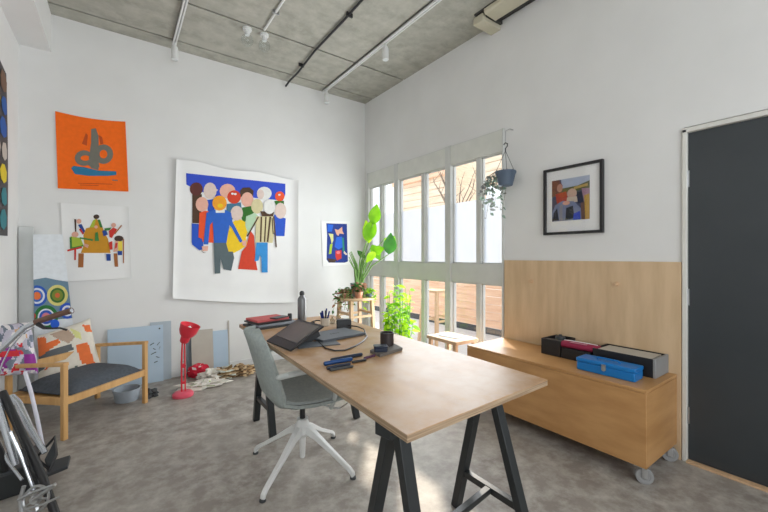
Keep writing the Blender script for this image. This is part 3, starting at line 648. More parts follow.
# shell profile (x forward, z up) with half width
prof = [(-.318, .838, .05), (-.313, .825, .10), (-.300, .79, .15), (-.278, .72, .192), (-.255, .64, .218), (-.238, .57, .230), (-.215, .49, .236), (-.17, .435, .242), (-.10, .413, .246), (0, .405, .248), (.10, .408, .246), (.18, .415, .24), (.235, .417, .225), (.262, .405, .19), (.27, .392, .15)]
def shell_pt(u, v, inset=0, lift=0):
    s_ = u*(len(prof)-1); i = min(int(s_), len(prof)-2); f = s_-i
    a = prof[i]; b = prof[i+1]; x = a[0]+(b[0]-a[0])*f; z = a[1]+(b[1]-a[1])*f; hw = (a[2]+(b[2]-a[2])*f)-inset
    w_ = (v-.5)*2; back = 1 if z > .5 else max(0, (z-.43)/.07)
    e = abs(w_)**2.6
    x2 = x+e*(.06*back)+lift*back; z2 = z+e*(.05*(1-back)*(1 if x < .2 else .4))+lift*(1-back)
    return Tc @ Vector((x2, w_*hw, z2))
m = MB(); m.grid(lambda u, v: shell_pt(u, v), 42, 20, 0, thick=.016); m.build('seat_shell', M['shell'], t, angle=60)
m = MB(); m.grid(lambda u, v: shell_pt(.45+u*.535, v, .012, .013), 20, 16, 0, thick=.014); m.build('seat_cushion', M['shell_d'], t, angle=60)
for s_ in (-1, 1):
    P = [(-.20, s_*.215, .620), (-.20, s_*.255, .632), (-.165, s_*.282, .645), (-.05, s_*.286, .652), (.04, s_*.282, .65), (.09, s_*.268, .63), (.105, s_*.26, .56), (.105, s_*.25, .47), (.10, s_*.20, .395)]
    m = MB(); m.tube([Tc @ Vector(p) for p in P], [.012, .014, .016, .016, .016, .014, .012, .012, .012], 10); m.build('armrest', flat(200, 205, 203, .5), t)

# ================================================================ THINGS ON THE DESK
dz = TZ
def D(px, py): return onZ(px, py, dz)
# stack: laptop sleeve, books, red folder
bx = D(262, 331)
def slab(name, label, cat, c0, ang, sx, sy, z, h, mtl, bev=.002, group=None, **k):
    T = rotated((c0[0], c0[1], z), ang); o = MB().box((-sx/2, -sy/2, 0), (sx/2, sy/2, h), mtx=T).build(name, mtl, bevel=bev)
    return tag(o, label, cat, group)
slab('folder', 'dark folder lying lowest in the stack at the desk corner', 'folder', (.925, 2.70), R(8), .34, .25, dz, .014, M['dark'])
slab('magazine', 'pale grey magazine lying in the stack at the desk corner', 'magazine', (.93, 2.705), R(4), .30, .23, dz+.014, .012, flat(150, 155, 165))
slab('notebook', 'black notebook lying under the red book', 'notebook', (.90, 2.72), R(12), .27, .21, dz+.026, .012, M['blackp'])
slab('book', 'red covered book on top of the corner stack', 'book', (.90, 2.735), R(10), .25, .185, dz+.038, .016, flat(215, 105, 105))
slab('phone', 'dark phone lying on the red book', 'phone', (.965, 2.665), R(25), .13, .065, dz+.054, .008, M['blackp'])
m = MB(); P0 = D(284, 326); m.lathe((1.09, 2.78, dz), [(.016, 0), (.017, .05), (.014, .06)], 14); o = m.build('ink_pot', M['blackp']); tag(o, 'little black pot behind the grey stack near the bottle', 'pot')
# steel bottle
p = D(302, 321); m = MB()
t = thing('water_bottle', 'tall grey metal water bottle standing at desk far end', 'bottle', p)
MB().lathe(p, [(.030, 0), (.034, .004), (.034, .165), (.031, .18), (.018, .197), (.016, .205)], 28).build('body', mat('grey_bottle_steel', (.20, .205, .21), .35, .6), t)
MB().lathe(p, [(.018, .205), (.019, .208), (.019, .225), (.012, .232), (.012, .236)], 20).build('cap', M['dark'], t)
# pen tablet propped up
a1 = onZ(266, 341, dz+.012); 
TL = D(266, 338.5); TR = Vector((0, 0, 0))
t = thing('drawing_tablet', 'large black pen tablet propped at an angle on the desk', 'tablet', D(290, 347))
P1 = onZ(267, 341, dz+.006); P2 = onZ(290, 353, dz+.006); P3 = onD(326, 329.5, 0); 
# quad: near-left edge rests on desk, far-right edge raised
d_ = (P2-P1).normalized(); nrm = Vector((-d_.y, d_.x, 0))
if nrm.x < 0: nrm = -nrm
W_ = .40; tilt = R(20); e = nrm*math.cos(tilt)+Vector((0, 0, math.sin(tilt))); Lw = .30
O = Vector((.775, 2.02, dz+.003)); ux = Vector((.30, -.02, 0)).normalized()
# measured: bottom corners on the desk, top corners lifted
c00 = onZ(267, 342, dz+.004); c10 = onZ(291, 352, dz+.004)
d_ = (c00-c10).normalized(); perp = Vector((d_.y, -d_.x, 0))
if perp.x < 0: perp = -perp
Lw = .30; Hh = .20
e = perp*math.cos(R(27))+Vector((0, 0, math.sin(R(27))))
c10b = c10; c00b = c10+d_*max(.30, (c00-c10).length)
n_ = d_.cross(e).normalized()
if n_.z < 0: n_ = -n_
def tb(u, v, h): return c10b+d_*u*(c00b-c10b).length+e*Hh*1.15*v+n_*h
def slab4(m, u0, u1, v0, v1, h0, h1, mi=0):
    vs = [tb(u0, v0, h0), tb(u1, v0, h0), tb(u1, v1, h0), tb(u0, v1, h0), tb(u0, v0, h1), tb(u1, v0, h1), tb(u1, v1, h1), tb(u0, v1, h1)]
    m.add(vs, [(0, 1, 2, 3), (7, 6, 5, 4), (0, 4, 5, 1), (1, 5, 6, 2), (2, 6, 7, 3), (3, 7, 4, 0)], mi)
m = MB(); slab4(m, 0, 1, 0, 1, 0, .011); m.build('body', M['blackp'], t, bevel=.003)
m = MB(); slab4(m, .07, .93, .24, .93, .011, .0125); m.build('screen', M['screen'], t)
m = MB(); bk = tb(.5, .8, 0); m.bar(bk, Vector((bk.x+.04, bk.y, dz)), .14, .006, up=d_); m.build('stand', M['dark'], t)
# laptop, closed
Lc = D(336, 339)
t = thing('laptop', 'closed grey laptop lying behind the tablet on the desk', 'laptop', Lc)
La = D(312, 347); Lb = D(362, 339); Ld = D(345, 330)
T = rotated((1.115, 2.09, dz), R(8))
m = MB(); m.box((-.165, -.115, .003), (.165, .115, .011), mtx=T); m.build('base', M['laptop'], t, bevel=.003)
m = MB(); m.box((-.165, -.115, .012), (.165, .115, .018), mtx=T); m.build('lid', M['laptop'], t, bevel=.003)
m = MB(); 
for k in range(5): m.box((-.03+k*.014, -.006, .018), (-.022+k*.014, .008, .0185), mtx=T)
m.build('badge', M['dark'], t)
# sketchbook under tablet
slab('sketchbook', 'thin grey sketchbook sticking out under the tablet', 'sketchbook', (.93, 1.95), R(-12), .24, .12, dz, .006, M['laptop'])
# cable loop
pts = [D(*p) for p in ((316, 340), (320, 344), (326, 349), (335, 351.5), (345, 351), (355, 347), (363, 342), (367, 337.5), (364, 333), (357, 330), (348, 329))]
sm = []
for i in range(len(pts)-1):
    for k in range(4): sm.append(pts[i].lerp(pts[i+1], k/4)+Vector((0, 0, .0045)))
sm.append(pts[-1]+Vector((0, 0, .0045)))
for z_i, p in enumerate(sm):
    if z_i >= 30: p.z += .020*min(1, (z_i-29)/3)      # climbs onto the laptop lid
tag(MB().tube(sm, .0042, 8).build('charging_cable', M['blackp']), 'black cable looping over the desk beside the laptop', 'cable')
# pen pot
p = D(325, 326)
t = thing('pen_pot', 'white pot with blue pens at the desk far end', 'pen pot', p)
MB().lathe(p, [(.026, 0), (.031, .004), (.034, .06), (.031, .06), (.028, .006), (.0, .005)], 20).build('pot', flat(200, 190, 175), t)
t2 = [(-.015, .0, .10, -.02), (.006, .01, .125, .012), (.0, -.012, .115, .0), (.014, 0, .105, .022), (-.006, .012, .11, -.01)]
for i, (dx, dy, h, l) in enumerate(t2):
    m = MB(); m.tube([p+Vector((dx*.6, dy*.6, .008)), p+Vector((dx+l, dy, h))], .0058 if i % 2 else .007, 8); o = m.build('pen', flat(25, 45, 120) if i != 2 else M['dark'])
    tag(o, 'blue or dark pen standing in the white pen pot', 'pen', 'pens in the white pot')
# headphones-like wire loop
m = MB(); c0 = D(314, 325); m.tube([c0+Vector((math.cos(a)*.07, math.sin(a)*.05, .012+.012*math.sin(a*2))) for a in [2*math.pi*k/20 for k in range(20)]], .005, 8, closed=True)
tag(m.build('headphones', M['dark']), 'thin dark headband loop lying between bottle and pen pot', 'headphones')
# small glass bottles by the pen pot
for px, py, h, l in ((338.5, 324, .10, 'clear glass bottle behind the black cube at the desk end'), (332.5, 323.5, .055, 'short glass jar next to the white pen pot')):
    p = D(px, py); tag(MB().lathe(p, [(.018, 0), (.02, .003), (.02, h*.6), (.009, h*.75), (.009, h)], 18).build('glass_bottle', glass_mat('pale_bottle', (.78, .80, .76))), l, 'bottle')
# black cube speaker
p = D(344, 328); T = rotated(p, R(-30)); t = thing('cube_speaker', 'small black cube speaker standing near the desk far end', 'speaker', p)
m = MB(); m.box((-.052, -.031, 0), (.052, .031, .062), mtx=T); m.build('body', M['blackp'], t, bevel=.004)
m = MB(); m.box((-.045, -.0335, .006), (.045, -.031, .056), mtx=T); m.build('grille', M['dark'], t)
# brush pens and cases heap
def stick(name, label, cat, a, b, r, mtl, h=None, group=None):
    a = D(*a); b = D(*b); z_ = Vector((0, 0, r+(h or 0))); tag(MB().tube([a+z_, a.lerp(b, .03)+z_, a.lerp(b, .97)+z_, b+z_], [r*.8, r, r, r*.8], 10).build(name, mtl), label, cat, group)
blu = flat(20, 70, 130, .35); navy = flat(22, 36, 60, .4)
stick('pencil_case', 'dark slim case lying rearmost in the blue heap', 'case', (331, 362), (362, 356), .009, navy)
stick('pencil_case', 'bright blue slim case lying in the heap on the desk', 'case', (324, 366), (352, 361), .010, blu)
stick('marker', 'dark blue marker lying in front of the blue case', 'marker', (327, 370), (350, 365.5), .0075, navy)
stick('pen', 'black and grey pen nearest the chair in the heap', 'pen', (330, 371.5), (353, 367.5), .006, M['dark'])
stick('pencil', 'black pencil pointing from the heap towards the notebook', 'pencil', (352, 363.5), (366, 361), .006, M['blackp'])
stick('crayon', 'dark purple crayon touching the grey notebook', 'crayon', (364, 359.5), (375, 356.5), .006, flat(80, 45, 75))
# grey notebook with tin and black beaker
c0 = (1.165, 1.575)
P = [D(370, 353), D(380, 357.5), D(402.5, 350.5), D(390, 344)]
m = MB(); m.prism([(p.x, p.y, dz) for p in P], (0, 0, .016), 0); o = m.build('notebook', flat(110, 105, 100), bevel=.002); tag(o, 'grey notebook under the black tin near desk middle', 'notebook')
nc = sum(P, Vector())/4
p = onZ(380.5, 351, dz+.016); T = rotated(p, R(-30)); m = MB(); m.box((-.034, -.026, 0), (.034, .026, .020), mtx=T); m.box((-.036, -.028, .020), (.036, .028, .030), mtx=T)
tag(m.build('tin', navy, bevel=.004), 'small dark square tin on the grey notebook', 'tin')
p = onZ(387, 345, dz+.016)
t = thing('beaker', 'black ribbed beaker standing on back of the grey notebook', 'beaker', p)
MB().lathe(p, [(.034, 0), (.038, .003), (.038, .066), (.035, .07), (.032, .066), (.032, .006), (0, .005)], 24).build('body', mat('dark_brown_plastic', (.035, .025, .025), .45), t)
m = MB(); m.tube([p+Vector((math.cos(a)*.037, math.sin(a)*.037, .069)) for a in [2*math.pi*k/24 for k in range(24)]], .0025, 6, closed=True); m.build('rim', M['blackp'], t)

# ================================================================ STOOLS AND PLANTS BY THE WINDOW
stool('wooden_stool', 'low oblong wooden stool between desk and window', 2.52, 2.42, .50, .38, M['pale_wood'], dx=.29, splay=.015, rail=.3)
slab('magazine', 'thin grey magazine lying on the low wooden stool', 'magazine', (2.53, 2.44), R(10), .14, .20, .50, .004, flat(170, 175, 180))
ps = stool('plant_stool', 'tall wooden stool carrying potted plants in the far corner', 2.30, 3.78, .76, .45, M['pale_wood'], splay=.03, leg=.026, top=.028, rnd=True, rail=.72)
sx, sy, sz = 2.30, 3.78, .76
# tall large-leaved plant
random.seed(2)
t = thing('leafy_plant', 'tall potted plant with big lime leaves in front of window', 'potted plant', (sx+.06, sy+.04, sz))
pc = Vector((sx+.06, sy+.04, sz))
MB().lathe(pc, [(.07, 0), (.075, .004), (.095, .15), (.1, .16), (.09, .16), (.085, .14), (0, .135)], 26).build('pot', mat('grey_ceramic', (.30, .33, .35), .5), t)
m = MB(); stems = MB()
def dir_leaf(tip_px, base_px, d1, d2, wd, mi=0, dr=.1, nrm=(-.5, -.85, .25)):
    a = onD(*base_px, d1); b = onD(*tip_px, d2); m.leaf(a, b, wd, nrm, dr, mi, 8); return a
bases = [dir_leaf((377, 204), (373, 224), 4.40, 4.35, .15), dir_leaf((374, 218), (367, 241), 4.38, 4.4, .16), dir_leaf((366, 220), (369, 243), 4.45, 4.42, .13, 2),
         dir_leaf((391, 233), (389, 254), 4.35, 4.3, .16, 1), dir_leaf((386, 252), (394, 236), 4.38, 4.36, .11), dir_leaf((380, 260), (372, 245), 4.4, 4.38, .12), dir_leaf((394, 251), (385, 238), 4.42, 4.45, .11, 2),
         dir_leaf((384, 248), (374, 252), 4.35, 4.3, .11), dir_leaf((366, 262), (375, 252), 4.3, 4.2, .09, 2), dir_leaf((357, 250), (365, 258), 4.45, 4.5, .07, 1)]
m.build('leaf_cluster', [M['leaf'], M['leaf_d'], M['leaf_y']], t)
for b in bases:
    q0 = pc+Vector((random.uniform(-.03, .03), random.uniform(-.03, .03), .13)); mid = q0.lerp(b, .5)+Vector((-.03, 0, .05)); stems.tube([q0, mid, b], [.008, .007, .005], 6)
for k in range(9):
    q0 = pc+Vector((random.uniform(-.05, .05), random.uniform(-.05, .05), .13)); a = random.uniform(0, 6.28); l = random.uniform(.26, .42)
    stems.tube([q0, q0+Vector((math.cos(a)*.02, math.sin(a)*.02, l*.6)), q0+Vector((math.cos(a)*.07-.03, math.sin(a)*.07, l))], [.009, .008, .004], 6)
stems.build('stem_cluster', M['stem'], t)
# trailing reddish plant
def spill(name, label, c0, pot_prof, potm, leaves, n, out, drop, seed, size, leafw=.5, up=.06, zmin=None, bias=(0, 0)):
    random.seed(seed); t = thing(name, label, 'potted plant', c0); c0 = Vector(c0)
    MB().lathe(c0, pot_prof, 22).build('pot', potm, t); rim = pot_prof[-2][1] if len(pot_prof) > 2 else pot_prof[-1][1]
    zt = max(z for _, z in pot_prof); m = MB(); s_ = MB()
    for k in range(n):
        a = random.uniform(0, 6.28); o_ = out*random.uniform(.45, 1); dr_ = drop*random.uniform(.1, 1)
        p0 = c0+Vector((0, 0, zt)); p1 = p0+Vector((math.cos(a)*o_*.6, math.sin(a)*o_*.6, up*random.uniform(.4, 1))); p2 = p0+Vector((math.cos(a)*o_+bias[0], math.sin(a)*o_+bias[1], -dr_))
        s_.tube([p0, p1, p2], [.003, .003, .002], 5)
        for q_ in range(7):
            f = (q_+1)/7; c1 = p0.lerp(p1, min(1, f*2)) if f < .5 else p1.lerp(p2, (f-.5)*2)
            aa = random.uniform(0, 6.28); dd = Vector((math.cos(aa), math.sin(aa), random.uniform(-.7, .5))).normalized()*size*random.uniform(.7, 1.2)
            m.leaf(c1, c1+dd, size*leafw, (random.uniform(-.4, .4), random.uniform(-1, 0), 1), .15, random.randrange(len(leaves)), 4)
    m.build('foliage', leaves, t); s_.build('stem_cluster', M['stem'], t)
    return t
spill('trailing_plant', 'reddish brown trailing plant hanging over the stool left side', (sx-.13, sy-.01, sz), [(.035, 0), (.045, .003), (.055, .06), (.048, .06), (.045, .05), (0, .045)], M['copper'], [M['leaf_r'], M['leaf_r'], M['leaf_d']], 30, .13, .22, 5, .055, bias=(-.045, -.01))
spill('succulent', 'small dark rosette plant in a copper pot on the stool', (sx-.03, sy-.12, sz), [(.035, 0), (.04, .003), (.052, .075), (.046, .075), (.044, .06), (0, .055)], M['copper'], [M['leaf_d'], M['leaf_r']], 24, .07, -.06, 8, .06, up=.12)
spill('trailing_plant', 'lime green trailing plant hanging over the stool right side', (sx+.12, sy-.10, sz), [(.03, 0), (.035, .003), (.045, .05), (.04, .05), (.038, .04), (0, .035)], M['slate'], [M['leaf_y'], M['leaf']], 16, .11, .16, 9, .055)
# bushy plant on floor
random.seed(7)
bc = Vector((2.42, 3.10, 0))
t = thing('bushy_plant', 'bushy bright green plant in a floor pot before middle window', 'potted plant', bc)
MB().lathe(bc, [(.11, 0), (.115, .005), (.145, .25), (.15, .26), (.138, .26), (.132, .24), (0, .235)], 28).build('pot', flat(120, 150, 170), t)
m = MB(); s_ = MB()
for k in range(26):
    a = random.uniform(0, 6.28); h = random.uniform(.30, .70); r_ = random.uniform(.04, .17)
    p0 = bc+Vector((math.cos(a)*.05, math.sin(a)*.05, .235)); p2 = bc+Vector((math.cos(a)*r_, math.sin(a)*r_, .235+h)); p1 = p0.lerp(p2, .5)+Vector((math.cos(a)*.04, math.sin(a)*.04, .03))
    s_.tube([p0, p1, p2], [.005, .004, .003], 5)
    for q_ in range(9):
        f = .2+.8*q_/8; c1 = p0.lerp(p1, f*2) if f < .5 else p1.lerp(p2, (f-.5)*2)
        aa = random.uniform(0, 6.28); dd = Vector((math.cos(aa), math.sin(aa), random.uniform(-.5, .5))).normalized()*random.uniform(.06, .11)
        m.leaf(c1, c1+dd, .045, (random.uniform(-.6, .6), random.uniform(-1, 0), .9), .25, 0 if random.random() < .35 else 1, 5)
m.build('foliage', [M['leaf'], M['leaf_y']], t); s_.build('stem_cluster', M['stem'], t)
# hanging planter
hx = XR-.11; pc = onX(505.5, 186, hx); print('planter', pc)
t = thing('hanging_planter', 'blue grey hanging pot with trailing plant at window edge', 'hanging planter', pc)
MB().lathe(pc, [(.05, 0), (.058, .003), (.082, .10), (.088, .11), (.088, .125), (.08, .125), (.072, .10), (0, .095)], 28).build('pot', M['slate'], t)
hk = onX(508, 150, hx)
m = MB()
for k in range(3):
    a = 2*math.pi*k/3+.5; m.tube([pc+Vector((math.cos(a)*.085, math.sin(a)*.085, .12)), Vector((pc.x, pc.y, hk.z))], .0022, 6)
m.build('hanger_wire', M['dark'], t)
top = hk.z
m = MB(); m.tube([(pc.x, pc.y, top-.005), (pc.x, pc.y, top+.02), (pc.x, pc.y-.018, top+.035), (pc.x, pc.y-.02, top+.055), (pc.x, pc.y, top+.068), (pc.x, pc.y+.02, top+.055)], .005, 8); m.build('hook', M['dark'], t)
tag(MB().tube([(XR, pc.y, top+.20), (XR-.05, pc.y, top+.20), (pc.x, pc.y, top+.17), (pc.x, pc.y, top+.075)], .0035, 6).build('wall_bracket', M['steel']), 'thin wire bracket holding the hanging planter', 'bracket')
random.seed(21); m = MB(); s_ = MB()
for k in range(20):
    a = random.uniform(0, 6.28); o_ = Vector((pc.x+math.cos(a)*.08, pc.y+math.sin(a)*.08, pc.z+.13)); ln = random.uniform(.06, .36)
    p1 = o_+Vector((-.02*random.random(), .05+random.random()*.06, -.05)); p2 = p1+Vector((-.02, random.uniform(0, .06), -ln))
    s_.tube([Vector((pc.x, pc.y, pc.z+.10)), o_, p1, p2], [.002, .002, .002, .001], 5)
    for q_ in range(6):
        c1 = p1.lerp(p2, q_/5); aa = random.uniform(0, 6.28); dd = Vector((math.cos(aa), math.sin(aa), random.uniform(-.8, .2))).normalized()*random.uniform(.03, .055)
        m.leaf(c1, c1+dd, .03, (random.uniform(-.9, .1), -1, .5), .1, random.randrange(2), 4)
m.build('foliage', [leaf_mat('grey_violet_leaf', (.20, .20, .20), (.12, .16, .12), .3), leaf_mat('grey_green_leaf', (.22, .28, .22), (.14, .2, .16), .3)], t); s_.build('stem_cluster', M['bark'], t)

# ================================================================ BACK WALL FLOOR THINGS
# red lamp
p = onZ(183, 396, 0); lx, ly = p.x, p.y
t = thing('desk_lamp', 'red enamel lamp with folded arm standing on the floor', 'lamp', (lx, ly, 0))
MB().lathe(p, [(.082, 0), (.086, .006), (.084, .026), (.07, .038), (.03, .042)], 32).build('base', M['pinkred'], t)
m = MB(); m.tube([(lx-.01, ly, .036), (lx-.012, ly, .30), (lx-.005, ly, .49)], .007, 8); m.tube([(lx+.018, ly, .036), (lx+.015, ly, .28), (lx+.012, ly, .49)], .006, 8)
m.tube([(lx+.004, ly-.015, .27), (lx+.004, ly+.015, .27)], .018, 12); m.tube([(lx+.004, ly-.012, .12), (lx+.004, ly+.012, .12)], .012, 10); m.build('arm', M['red'], t)
ax = (Vector((.30, -.16, .9))).normalized(); rot = ax.to_track_quat('Z', 'Y').to_matrix().to_4x4()
m = MB(); m.lathe((lx+.004, ly, .475), [(.0, .0), (.026, .0), (.036, .012), (.040, .055), (.060, .078), (.075, .11), (.082, .165), (.084, .17), (.079, .166), (.070, .11), (.04, .075), (0, .065)], 30, mtx=rot); m.build('lamp_shade', M['red'], t)
m = MB(); m.lathe(Vector((lx+.004, ly, .475))+ax*.07, [(.012, 0), (.014, .02), (.026, .05), (.026, .07), (.0, .09)], 16, mtx=rot); m.build('bulb', M['white'], t)
# boards against the back wall: each leans, foot off the wall
def lean(name, label, px0, px1, ztop, out, mtl, th=.006, cat='board', gap=.016, zt0=None):
    a = onY(px0, 300, YB-gap).x; b = onY(px1, 300, YB-gap).x; yt = YB-gap; yb = YB-gap-out
    h = math.sqrt(max(1e-6, ztop**2))
    m = MB(); m.add([(a, yb-th, 0), (b, yb-th, 0), (b, yb, 0), (a, yb, 0), (a, yt-th, zt0 or ztop), (b, yt-th, ztop), (b, yt, ztop), (a, yt, zt0 or ztop)],
                    [(0, 3, 2, 1), (4, 5, 6, 7), (0, 1, 5, 4), (1, 2, 6, 5), (2, 3, 7, 6), (3, 0, 4, 7)]); return m
m = lean('', '', 150, 171, .585, .03, None, gap=.002); o = m.build('backing_board', mat('grey_blue_board', (.45, .52, .58), .6)); tag(o, 'grey board standing behind the large pale blue panel', 'board')
m = lean('', '', 107.5, 163, .555, .05, None, gap=.013)
for i, (x_, y_, l_, r_) in enumerate([(150, 346, 5, .5), (153, 349, 6, -.6), (157, 346, 5, .9), (151, 355, 6, .4), (156, 357, 5, -.5), (159, 350, 4, 1.2), (154, 363, 4, .3)]):
    a = onY(x_, y_, 4.31); d = Vector((math.cos(r_), 0, math.sin(r_)))*l_*.008; k = 1-a.z/.555
    yy = YB-.013-.006-.05*k-.001
    a.y = yy; m.add([a, a+d, a+d+Vector((0, 0, .008)), a+Vector((0, 0, .008))], [(0, 1, 2, 3)], 1)
b0 = onY(159.5, 326.5, 4.34); m.lathe((b0.x, YB-.021, .52), [(.008, 0), (.008, .003)], 10, 1, mtx=Matrix.Rotation(R(90), 4, 'X'))
o = m.build('blue_board', [M['blueboard'], M['dark']]); tag(o, 'large pale blue board leaning on back wall behind the lounge chair', 'board')
m = lean('', '', 208, 227.5, .43, .05, None, gap=.002); tag(m.build('blue_board', M['blueboard']), 'narrow pale blue board half hidden by grey cardboard', 'board')
m = lean('', '', 186, 192.5, .44, .05, None, gap=.002); tag(m.build('dark_board', mat('dark_grey_board', (.16, .19, .22), .6)), 'dark grey narrow board directly behind the red lamp', 'board')
m = lean('', '', 191, 212.5, .46, .07, None, gap=.012); tag(m.build('cardboard', M['card'], smooth=False), 'grey beige cardboard sheet leaning by the red lamp', 'cardboard')
m = lean('', '', 227.8, 229, .53, .03, None, gap=.002); tag(m.build('batten', M['card']), 'thin upright batten at right of the narrow blue board', 'batten')
# parcels and paper
def lumpy(name, label, cat, px, py, size, seed, mats, mfn=None, amp=.4, nz=None, group=None):
    p = onZ(px, py, 0); p.z = size[2]*.8; p.y = min(p.y, 4.33-size[1]*1.25)
    m = MB(); m.lump(p, size, seed, amp=amp, freq=2.2, mfn=mfn, nu=22, nv=14); return tag(m.build(name, mats, angle=20), label, cat, group)
random.seed(3)
PB = [flat(225, 220, 210), flat(190, 190, 180), flat(150, 170, 120)]
lumpy('gift_bag', 'crumpled red and white package beside the red lamp', 'package', 199, 377, (.10, .06, .075), 1, [flat(205, 25, 55), flat(235, 220, 220)], lambda i, j: 1 if (i*7+j*3) % 11 == 0 else 0, amp=.3)
lumpy('plastic_bag', 'white crumpled plastic bag on the floor below cardboard', 'bag', 211, 380, (.10, .09, .06), 2, PB[:1], amp=.5)
lumpy('paper_bundle', 'crumpled white and green papers nearest the red lamp base', 'paper', 203, 387, (.20, .10, .035), 5, PB, lambda i, j: (i*5+j) % 3 if (i+j) % 4 == 0 else 0, amp=.5)
lumpy('carrier_bag', 'brown and white printed bag lying right of white bag', 'bag', 226, 378, (.10, .08, .065), 6, [flat(190, 165, 130), flat(120, 95, 60), flat(210, 215, 205)], lambda i, j: (i*3+j*5) % 3, amp=.5)
lumpy('paper_bag', 'brown crumpled paper bag behind the office chair', 'bag', 243, 375, (.13, .08, .055), 7, [flat(170, 135, 95), flat(110, 85, 60), flat(215, 190, 150)], lambda i, j: (i*5+j*2) % 3, amp=.5)

# ================================================================ DAYBED CORNER
A = Vector((-.300, 3.305, 0)); B = Vector((.182, 3.735, 0)); d = (B-A).normalized(); bk = Vector((-d.y, d.x, 0)); dep = .50
t = thing('lounge_chair', 'low wooden lounge chair with charcoal seat cushion in corner', 'chair', (A+B)/2)
up = Vector((0, 0, 1))
legs = {}
for k, P in (('a', A), ('b', B)):
    for j, off, ht in ((0, 0, .51), (1, dep, .465)):
        q0 = P+bk*off; MB().bar(q0, q0+up*ht, .030, .032, up=d).build('leg', M['pine'], t, bevel=.003)
    m = MB(); m.bar(P-bk*.018+up*.515, P+bk*(dep+.02)+up*.465, .038, .024); m.build('armrest', M['pine'], t, bevel=.004)
    m = MB(); m.bar(P+up*.26, P+bk*dep+up*.24, .022, .05); m.build('side_rail', M['pine'], t, bevel=.002)
m = MB(); m.bar(A+up*.262, B+up*.262, .024, .055); m.build('front_rail', M['pine'], t, bevel=.002)
m = MB(); m.bar(A+bk*dep+up*.24, B+bk*dep+up*.24, .024, .055); m.build('rear_rail', M['pine'], t, bevel=.002)
m = MB(); m.bar(A+bk*dep+up*.44, B+bk*dep+up*.44, .024, .05); m.build('back_rail', M['pine'], t, bevel=.002)
m = MB(); a_ = A+d*.03; L_ = (B-A).length-.06
def cush(u, v):
    e = (1-abs(2*u-1)**6)*(1-abs(2*v-1)**6)
    return a_+d*L_*u+bk*(-.015+(dep-.02)*v)+up*(.292+.072*e)
m.grid(cush, 20, 16, 0, thick=.0); m.grid(lambda u, v: cush(u, 1-v)*1+up*(-(cush(u, 1-v).z)+.286), 20, 16, 0)
m.build('seat_cushion', M['char'], t, subdiv=0, angle=60)
m = MB(); m.box((-.2, 0, 0), (0, 0, 0)) if False else None
MBs = MB(); MBs.bar(A+d*.01+bk*dep*.5+up*.262, B-d*.01+bk*dep*.5+up*.262, .42, .012); MBs.build('seat_board', M['pine'], t)
# printed cushion
cc = [onD(37, 336, 3.02), onD(90, 318, 3.33), onD(104, 375, 3.12), onD(37, 391, 2.82)]
def inpoly(x, y, poly):
    r = False; n = len(poly)
    for i in range(n):
        x1, y1 = poly[i]; x2, y2 = poly[(i+1) % n]
        if (y1 > y) != (y2 > y) and x < (x2-x1)*(y-y1)/(y2-y1)+x1: r = not r
    return r
pm = [flat(232, 225, 212), flat(240, 120, 60), flat(100, 105, 108), flat(190, 165, 145), flat(225, 225, 150), flat(95, 110, 100), flat(235, 190, 30)]
pp = [(1, [(.0, .05), (.12, .1), (.14, .26), (.34, .24), (.36, .34), (.05, .44), (0, .4)]), (2, [(0, .42), (.55, .42), (.56, .52), (.3, .56), (.05, .72), (0, .7)]), (1, [(.3, .57), (.36, .55), (.1, .74), (.06, .73)]), (1, [(.60, .45), (.82, .45), (.88, .82), (.66, .80)]),
      (1, [(.80, .12), (.96, .14), (.97, .28), (.82, .26)]), (3, [(.2, .1), (.5, .08), (.62, .3), (.5, .4), (.3, .22)]), (4, [(.56, .1), (.72, .25), (.72, .38), (.62, .32)]), (5, [(.42, .84), (.58, .80), (.62, 1), (.45, 1)]), (3, [(.70, .88), (.95, .85), (.95, .95), (.72, 1)])]
def pfn(u, v):
    for k, poly in pp:
        if inpoly(u, v, poly): return k
    return 0
nn = (cc[1]-cc[0]).cross(cc[3]-cc[0]).normalized()
if nn.dot(Vector((0, 0, CZ))-cc[0]) < 0: nn = -nn
def pil(u, v, s_=1):
    p = (cc[0]*(1-u)+cc[1]*u)*(1-v)+(cc[3]*(1-u)+cc[2]*u)*v
    e = ((1-(2*u-1)**4)*(1-(2*v-1)**4))**.6
    ctr = (cc[0]+cc[1]+cc[2]+cc[3])/4; pin = 1-.05*(1-abs(2*u-1)**2)*abs(2*v-1)**4-.05*(1-abs(2*v-1)**2)*abs(2*u-1)**4
    return ctr+(p-ctr)*pin+nn*s_*.075*e
m = MB(); m.grid(lambda u, v: pil(u, v, 1), 44, 44, 0, mfn=pfn); m.grid(lambda u, v: pil(1-u, v, -1), 16, 16, 0)
tag(m.build('cushion', pm, angle=60), 'square cushion printed with orange and grey shapes on chair', 'cushion')
# second cream cushion behind
m = MB(); cb_ = [c_+bk*.10+up*-.03+d*.02 for c_ in cc]
